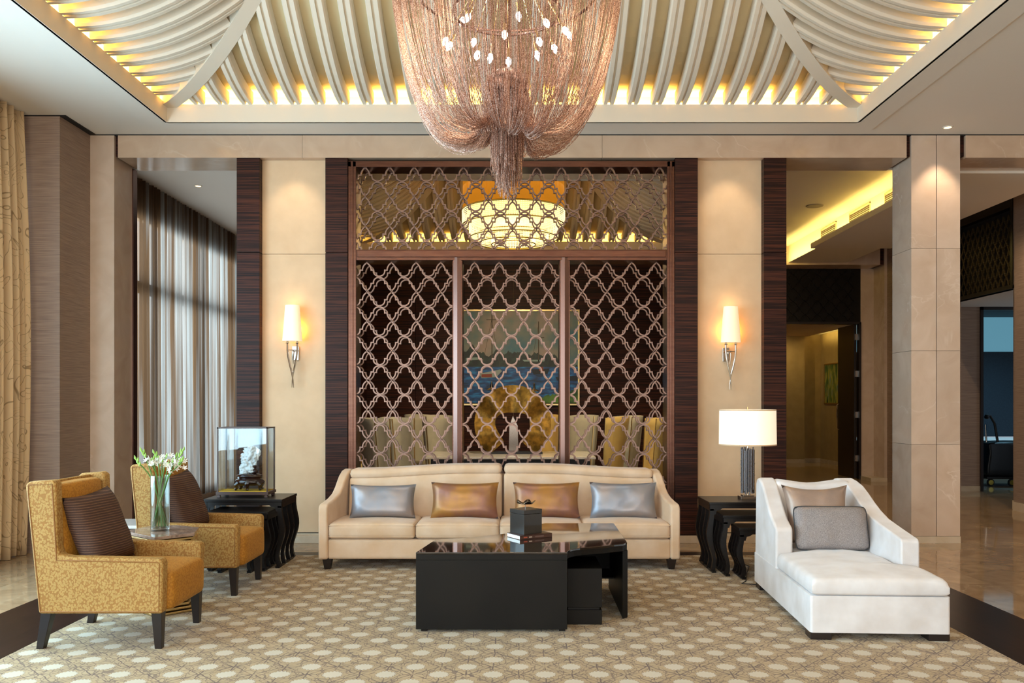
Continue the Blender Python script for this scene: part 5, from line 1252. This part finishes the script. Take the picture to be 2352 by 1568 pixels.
def jade_obj():
    bm = bmesh.new()
    for i, (x, z, r) in enumerate(blobs):
        bmesh.ops.create_icosphere(bm, subdivisions=2, radius=r, matrix=Matrix.Translation((x, 0.012*math.sin(i*2.1), z)) @ Matrix.Diagonal((1, 0.75, 1, 1)))
    me = bpy.data.meshes.new('carved_body'); bm.to_mesh(me); bm.free(); me.materials.append(M['jade'])
    o = bpy.data.objects.new('carved_body', me); COL.objects.link(o); o.parent = jd
    r = o.modifiers.new('r', 'REMESH'); r.mode = 'VOXEL'; r.voxel_size = 0.0045; r.use_smooth_shade = True
    tx = bpy.data.textures.new('carving', 'CLOUDS'); tx.noise_scale = 0.022; tx.noise_depth = 3
    d = o.modifiers.new('d', 'DISPLACE'); d.texture = tx; d.strength = 0.028; d.mid_level = 0.5
    return o
jade_obj()

# ------------------------------------------------------------ SCONCES
def sconce(x, zs0, zs1, ztip, lb, mir):
    t = thing('wall_sconce', lb, 'wall lamp', (x, 9.39, ztip), None); yc = 9.28; m = mir
    sh = MB().lathe([(0.105, zs0), (0.075, zs1)], (x, yc, 0), 32)
    sh.fn(lambda p: (p.x, yc+(p.y-yc)*0.8, p.z)).build('lamp_shade', M['sconce_shade'], t, True, solid=0.003)
    z = zs0
    B(x-0.045+0.02*m, x+0.025+0.02*m, 9.365, 9.39, z-0.20, z-0.05).build('wall_plate', M['chrome'], t, bevel=0.003)
    MB().tube([(x-0.052, yc, z-0.095), (x+0.052, yc, z-0.095)], 0.005, 8).build('cross_bar', M['chrome'], t, True)
    MB().tube([(x, yc, z-0.095), (x, 9.37, z-0.11)], 0.008, 8).build('bracket', M['chrome'], t, True)
    for s in (-1, 1):
        MB().lathe([(0.006, -0.03), (0.022, -0.024), (0.012, -0.012), (0.012, 0.02)], (x+s*0.052, yc, z), 12).build('candle_cup', M['chrome'], t, True)
        H = z-ztip
        pts = [(x+s*0.052, yc, z-0.03), (x+s*0.052, yc, z-0.10), (x+s*0.046, yc, z-0.16), (x+s*0.026, yc+0.005, z-0.26), (x+s*0.006, yc+0.01+s*0.006, z-0.34), (x-s*0.004, yc+0.015, z-0.42), (x-s*0.010, yc+0.02, ztip)]
        MB().tube(pts, [0.009, 0.010, 0.011, 0.011, 0.009, 0.006, 0.003], 8).build('horn_stem', M['chrome'], t, True)
    MB().tube([(x+0.008, yc+0.03, z-0.11), (x, yc+0.04, z-0.24)], [0.008, 0.003], 8).build('short_horn', M['chrome'], t, True)
    point('sconce_light', (x, yc, zs1+0.02), 0.5, (1.0, 0.62, 0.22), 0.04)
    point('sconce_light', (x+0.03, 9.355, zs0+0.13), 5.0, (1.0, 0.42, 0.04), 0.012)  # extra points added behind the shade to throw the orange halo
    point('sconce_light', (x-0.03, 9.355, zs0+0.13), 3.2, (1.0, 0.42, 0.04), 0.012)
    return t
sconce(px(671.5, 9.28), 1.5+(924-783)*9.28/2000, 1.5+(924-701)*9.28/2000, 1.5+(924-890)*9.28/2000, 'lit wall sconce with tapered shade and crossed chrome horns on the left cream panel', 1)
sconce(px(1678.5, 9.28), 1.5+(924-786)*9.28/2000, 1.5+(924-704)*9.28/2000, 1.5+(924-895)*9.28/2000, 'lit wall sconce with tapered shade and crossed chrome horns on the right cream panel', -1)

# ------------------------------------------------------------ CHANDELIER
CC = Vector((-0.065, 5.36, 0))
cd = thing('chain_chandelier', 'huge copper chain chandelier draped in swags with a hanging central tassel', 'chandelier', (CC.x, CC.y, 2.72))
rnd = random.Random(11)
def strand(mb, pts, r, n=3):
    pts = [Vector(p) for p in pts]
    # resample into beads of alternating thickness
    mb.tube(pts, [r*(1.25 if i % 2 else 0.8) for i in range(len(pts))], n, False)
def swag(theta, R0, ztop, zlow, lowr, rin, zin, n=44):
    """from the outer ring straight down, catenary round the bottom, back up to the hub"""
    pts = []
    c, s = math.cos(theta), math.sin(theta)
    for i in range(n+1):
        u = i/n
        if u < 0.68:
            q = u/0.68; a = q*PI/2
            # superellipse quarter from (R0, ztop) to (lowr, zlow)
            r = lowr+(R0-lowr)*math.cos(a)**0.8; z = ztop-(ztop-zlow)*math.sin(a)**1.10
        else:
            q = (u-0.68)/0.32; a = q*PI/2
            r = lowr-(lowr-rin)*math.sin(a)**1.0; z = zlow+(zin-zlow)*(1-math.cos(a))**1.15
        pts.append((CC.x+r*c, CC.y+r*s, z))
    return pts
mbA = MB(); NS = 560
for k in range(NS):
    th = 2*PI*(k+rnd.uniform(-0.35, 0.35))/NS
    lob = math.cos(3*th+0.5)
    zlow = 3.12+0.035*lob+rnd.gauss(0, 0.014); R0 = 0.722+rnd.uniform(-0.02, 0.012)
    thi = th + 0.30*math.sin(6*th)*0.35
    p = swag(th, R0, 4.42, zlow, 0.27+rnd.uniform(-0.03, 0.03), 0.10+rnd.uniform(-0.02, 0.03), 3.50+rnd.uniform(-0.05, 0.03))
    # gather the strands into bunches as they approach the centre
    q = []
    for (x, y, z), u in zip(p, [i/44 for i in range(45)]):
        w_ = max(0, (u-0.45)/0.55); g = th+(round(th/(PI/4))*(PI/4)-th)*0.75*w_**1.2; r = math.hypot(x-CC.x, y-CC.y)
        q.append((CC.x+r*math.cos(g), CC.y+r*math.sin(g), z))
    strand(mbA, q, 0.0017)
mbA.build('chain_swags', M['chain'], cd, fixn=False, kind='stuff')
mbT = MB()
for k in range(330):
    a = rnd.uniform(0, 2*PI); r = 0.105*math.sqrt(rnd.random()); r1 = r*0.9
    zb = 2.73+0.20*(r/0.105)**2.5+rnd.uniform(0, 0.14)
    n = 26; pts = [(CC.x+(r*(0.8+0.22*i/n))*math.cos(a), CC.y+(r*(0.8+0.22*i/n))*math.sin(a), 3.5+(zb-3.5)*i/n) for i in range(n+1)]
    strand(mbT, pts, 0.0020)
mbT.build('centre_tassel', M['chain'], cd, fixn=False, kind='stuff')
mbI = MB()
for k in range(120):      # inner curtain of chains dropping from the mid ring to the hub
    a = 2*PI*k/120+rnd.uniform(-0.01, 0.01); r0 = 0.46+rnd.uniform(-0.02, 0.02); n = 26; pts = []
    for i in range(n+1):
        u = i/n; zz = 4.42-(4.42-3.12)*u**0.9; rr2 = r0*(1-0.25*u) if u < 0.6 else r0*(0.85-(u-0.6)*1.1)
        pts.append((CC.x+max(0.1, rr2)*math.cos(a), CC.y+max(0.1, rr2)*math.sin(a), zz))
    strand(mbI, pts, 0.0016)
mbI.build('inner_chains', M['chain'], cd, fixn=False, kind='stuff')
for R, z in ((0.70, 4.42), (0.55, 4.02), (0.46, 4.42), (0.33, 3.90)):
    MB().loop([(CC.x+R*math.cos(2*PI*k/48), CC.y+R*math.sin(2*PI*k/48), z) for k in range(48)], 0.009, 8).build('hoop', M['copper'], cd, True)
for k in range(6):
    a = PI*k/3; MB().tube([(CC.x, CC.y, 4.50), (CC.x+0.70*math.cos(a), CC.y+0.70*math.sin(a), 4.42)], 0.008, 6).build('spoke', M['copper'], cd, True)
MB().lathe([(0, 0.10), (0.05, 0.09), (0.10, 0.05), (0.12, 0.0), (0.115, -0.05), (0.10, -0.06)], (CC.x, CC.y, 3.46), 28).build('hub_cup', M['copper'], cd, True)
MB().tube([(CC.x, CC.y, 3.5), (CC.x, CC.y, 7.42)], 0.018, 10).build('suspension_rod', M['copper'], cd, True)
MB().lathe([(0, 0.10), (0.06, 0.08), (0.07, -0.05), (0, -0.08)], (CC.x, CC.y, 4.45), 16).build('canopy_hub', M['copper'], cd, True)
bl = [(1022, 95, 0.12), (1031, 106, -0.2), (1062, 48, 0.25), (1074, 41, -0.1), (1088, 97, 0.3), (1096, 127, -0.25), (1126, 133, 0.2), (1159, 80, -0.3), (1168, 142, -0.05), (1191, 37, 0.28), (1239, 96, -0.2), (1234, 127, 0.22), (1255, 53, -0.1), (1274, 112, 0.1), (1299, 71, -0.18), (1307, 81, 0.16)]
for x, y, dy in bl:
    d = CC.y+dy; p = Vector(((x-1189)*d/2000, d, 1.5+(924-y)*d/2000)); hub = Vector((CC.x, CC.y, 4.40)); dr_ = (p-hub).normalized()
    armo = MB().tube([hub, p-dr_*0.055], 0.0022, 5).build('lamp_arm', M['gold'], cd, True)
    hold = MB().tube([p-dr_*0.085, p-dr_*0.022], 0.0075, 8).build('bulb_holder', M['gold'], armo, True)
    prof = [(0, -0.030), (0.010, -0.026), (0.0185, -0.008), (0.018, 0.006), (0.010, 0.024), (0.002, 0.034), (0, 0.036)]
    q = dr_.to_track_quat('Z', 'Y').to_matrix().to_4x4()
    MB().lathe(prof, (0, 0, 0), 12).xf(Matrix.Translation(p) @ q).build('bulb', M['bulb'], armo, True)

# dining chandelier
DC = Vector((-0.065, 13.8, 0))
dq = thing('drum_chandelier', 'tiered crystal bead chandelier under an amber drum behind the screen', 'chandelier', (DC.x, DC.y, 3.9))
for k in range(12):
    a0 = 2*PI*k/12+0.01; a1 = 2*PI*(k+1)/12-0.01; n = 5; vs = []
    for i in range(n+1):
        a = a0+(a1-a0)*i/n
        for z in (4.56, 5.55): vs.append((DC.x+0.80*math.cos(a), DC.y+0.80*math.sin(a), z))
    MB().add(vs, [(2*i, 2*i+2, 2*i+3, 2*i+1) for i in range(n)]).build('drum_panel', M['drum_shade'], dq, True, solid=0.01)
def beads(R, z0, z1, step=0.026, nz=0.026):
    mb = MB(); n = int(2*PI*R/step); m = max(2, int((z1-z0)/nz))
    for j in range(m):
        z = z0+(j+0.5)*(z1-z0)/m
        for k in range(n):
            a = 2*PI*k/n; c = Vector((DC.x+R*math.cos(a), DC.y+R*math.sin(a), z)); r = 0.009; t = Vector((-math.sin(a), math.cos(a), 0)); o = Vector((math.cos(a), math.sin(a), 0))*r
            b = len(mb.v); mb.v += [c+Vector((0, 0, r)), c+t*r, c-Vector((0, 0, r)), c-t*r, c+o, c-o]
            mb.f += [(b, b+1, b+4), (b+1, b+2, b+4), (b+2, b+3, b+4), (b+3, b, b+4), (b+1, b, b+5), (b+2, b+1, b+5), (b+3, b+2, b+5), (b, b+3, b+5)]
    return mb
for R, z0, z1 in ((0.81, 4.30, 4.53), (0.70, 4.10, 4.34), (0.55, 4.02, 4.18), (0.35, 4.0, 4.16)):
    t_ = beads(R, z0, z1).build('bead_tier', M['bead'], dq, fixn=False)
    for z in (z0, z1): MB().loop([(DC.x+R*math.cos(2*PI*k/48), DC.y+R*math.sin(2*PI*k/48), z) for k in range(48)], 0.009, 6).build('hoop', M['brass'], t_, True)
MB().lathe([(0.74, 4.34), (0.74, 4.54)], (DC.x, DC.y, 0), 48).build('inner_diffuser', M['bead_core'], dq, True)
MB().lathe([(0, 4.55), (0.80, 4.55)], (DC.x, DC.y, 0), 40).build('drum_base', M['cream_panel'], dq)
MB().tube([(DC.x, DC.y, 4.5), (DC.x, DC.y, 6.35)], 0.02, 8).build('suspension_rod', M['brass'], dq, True)
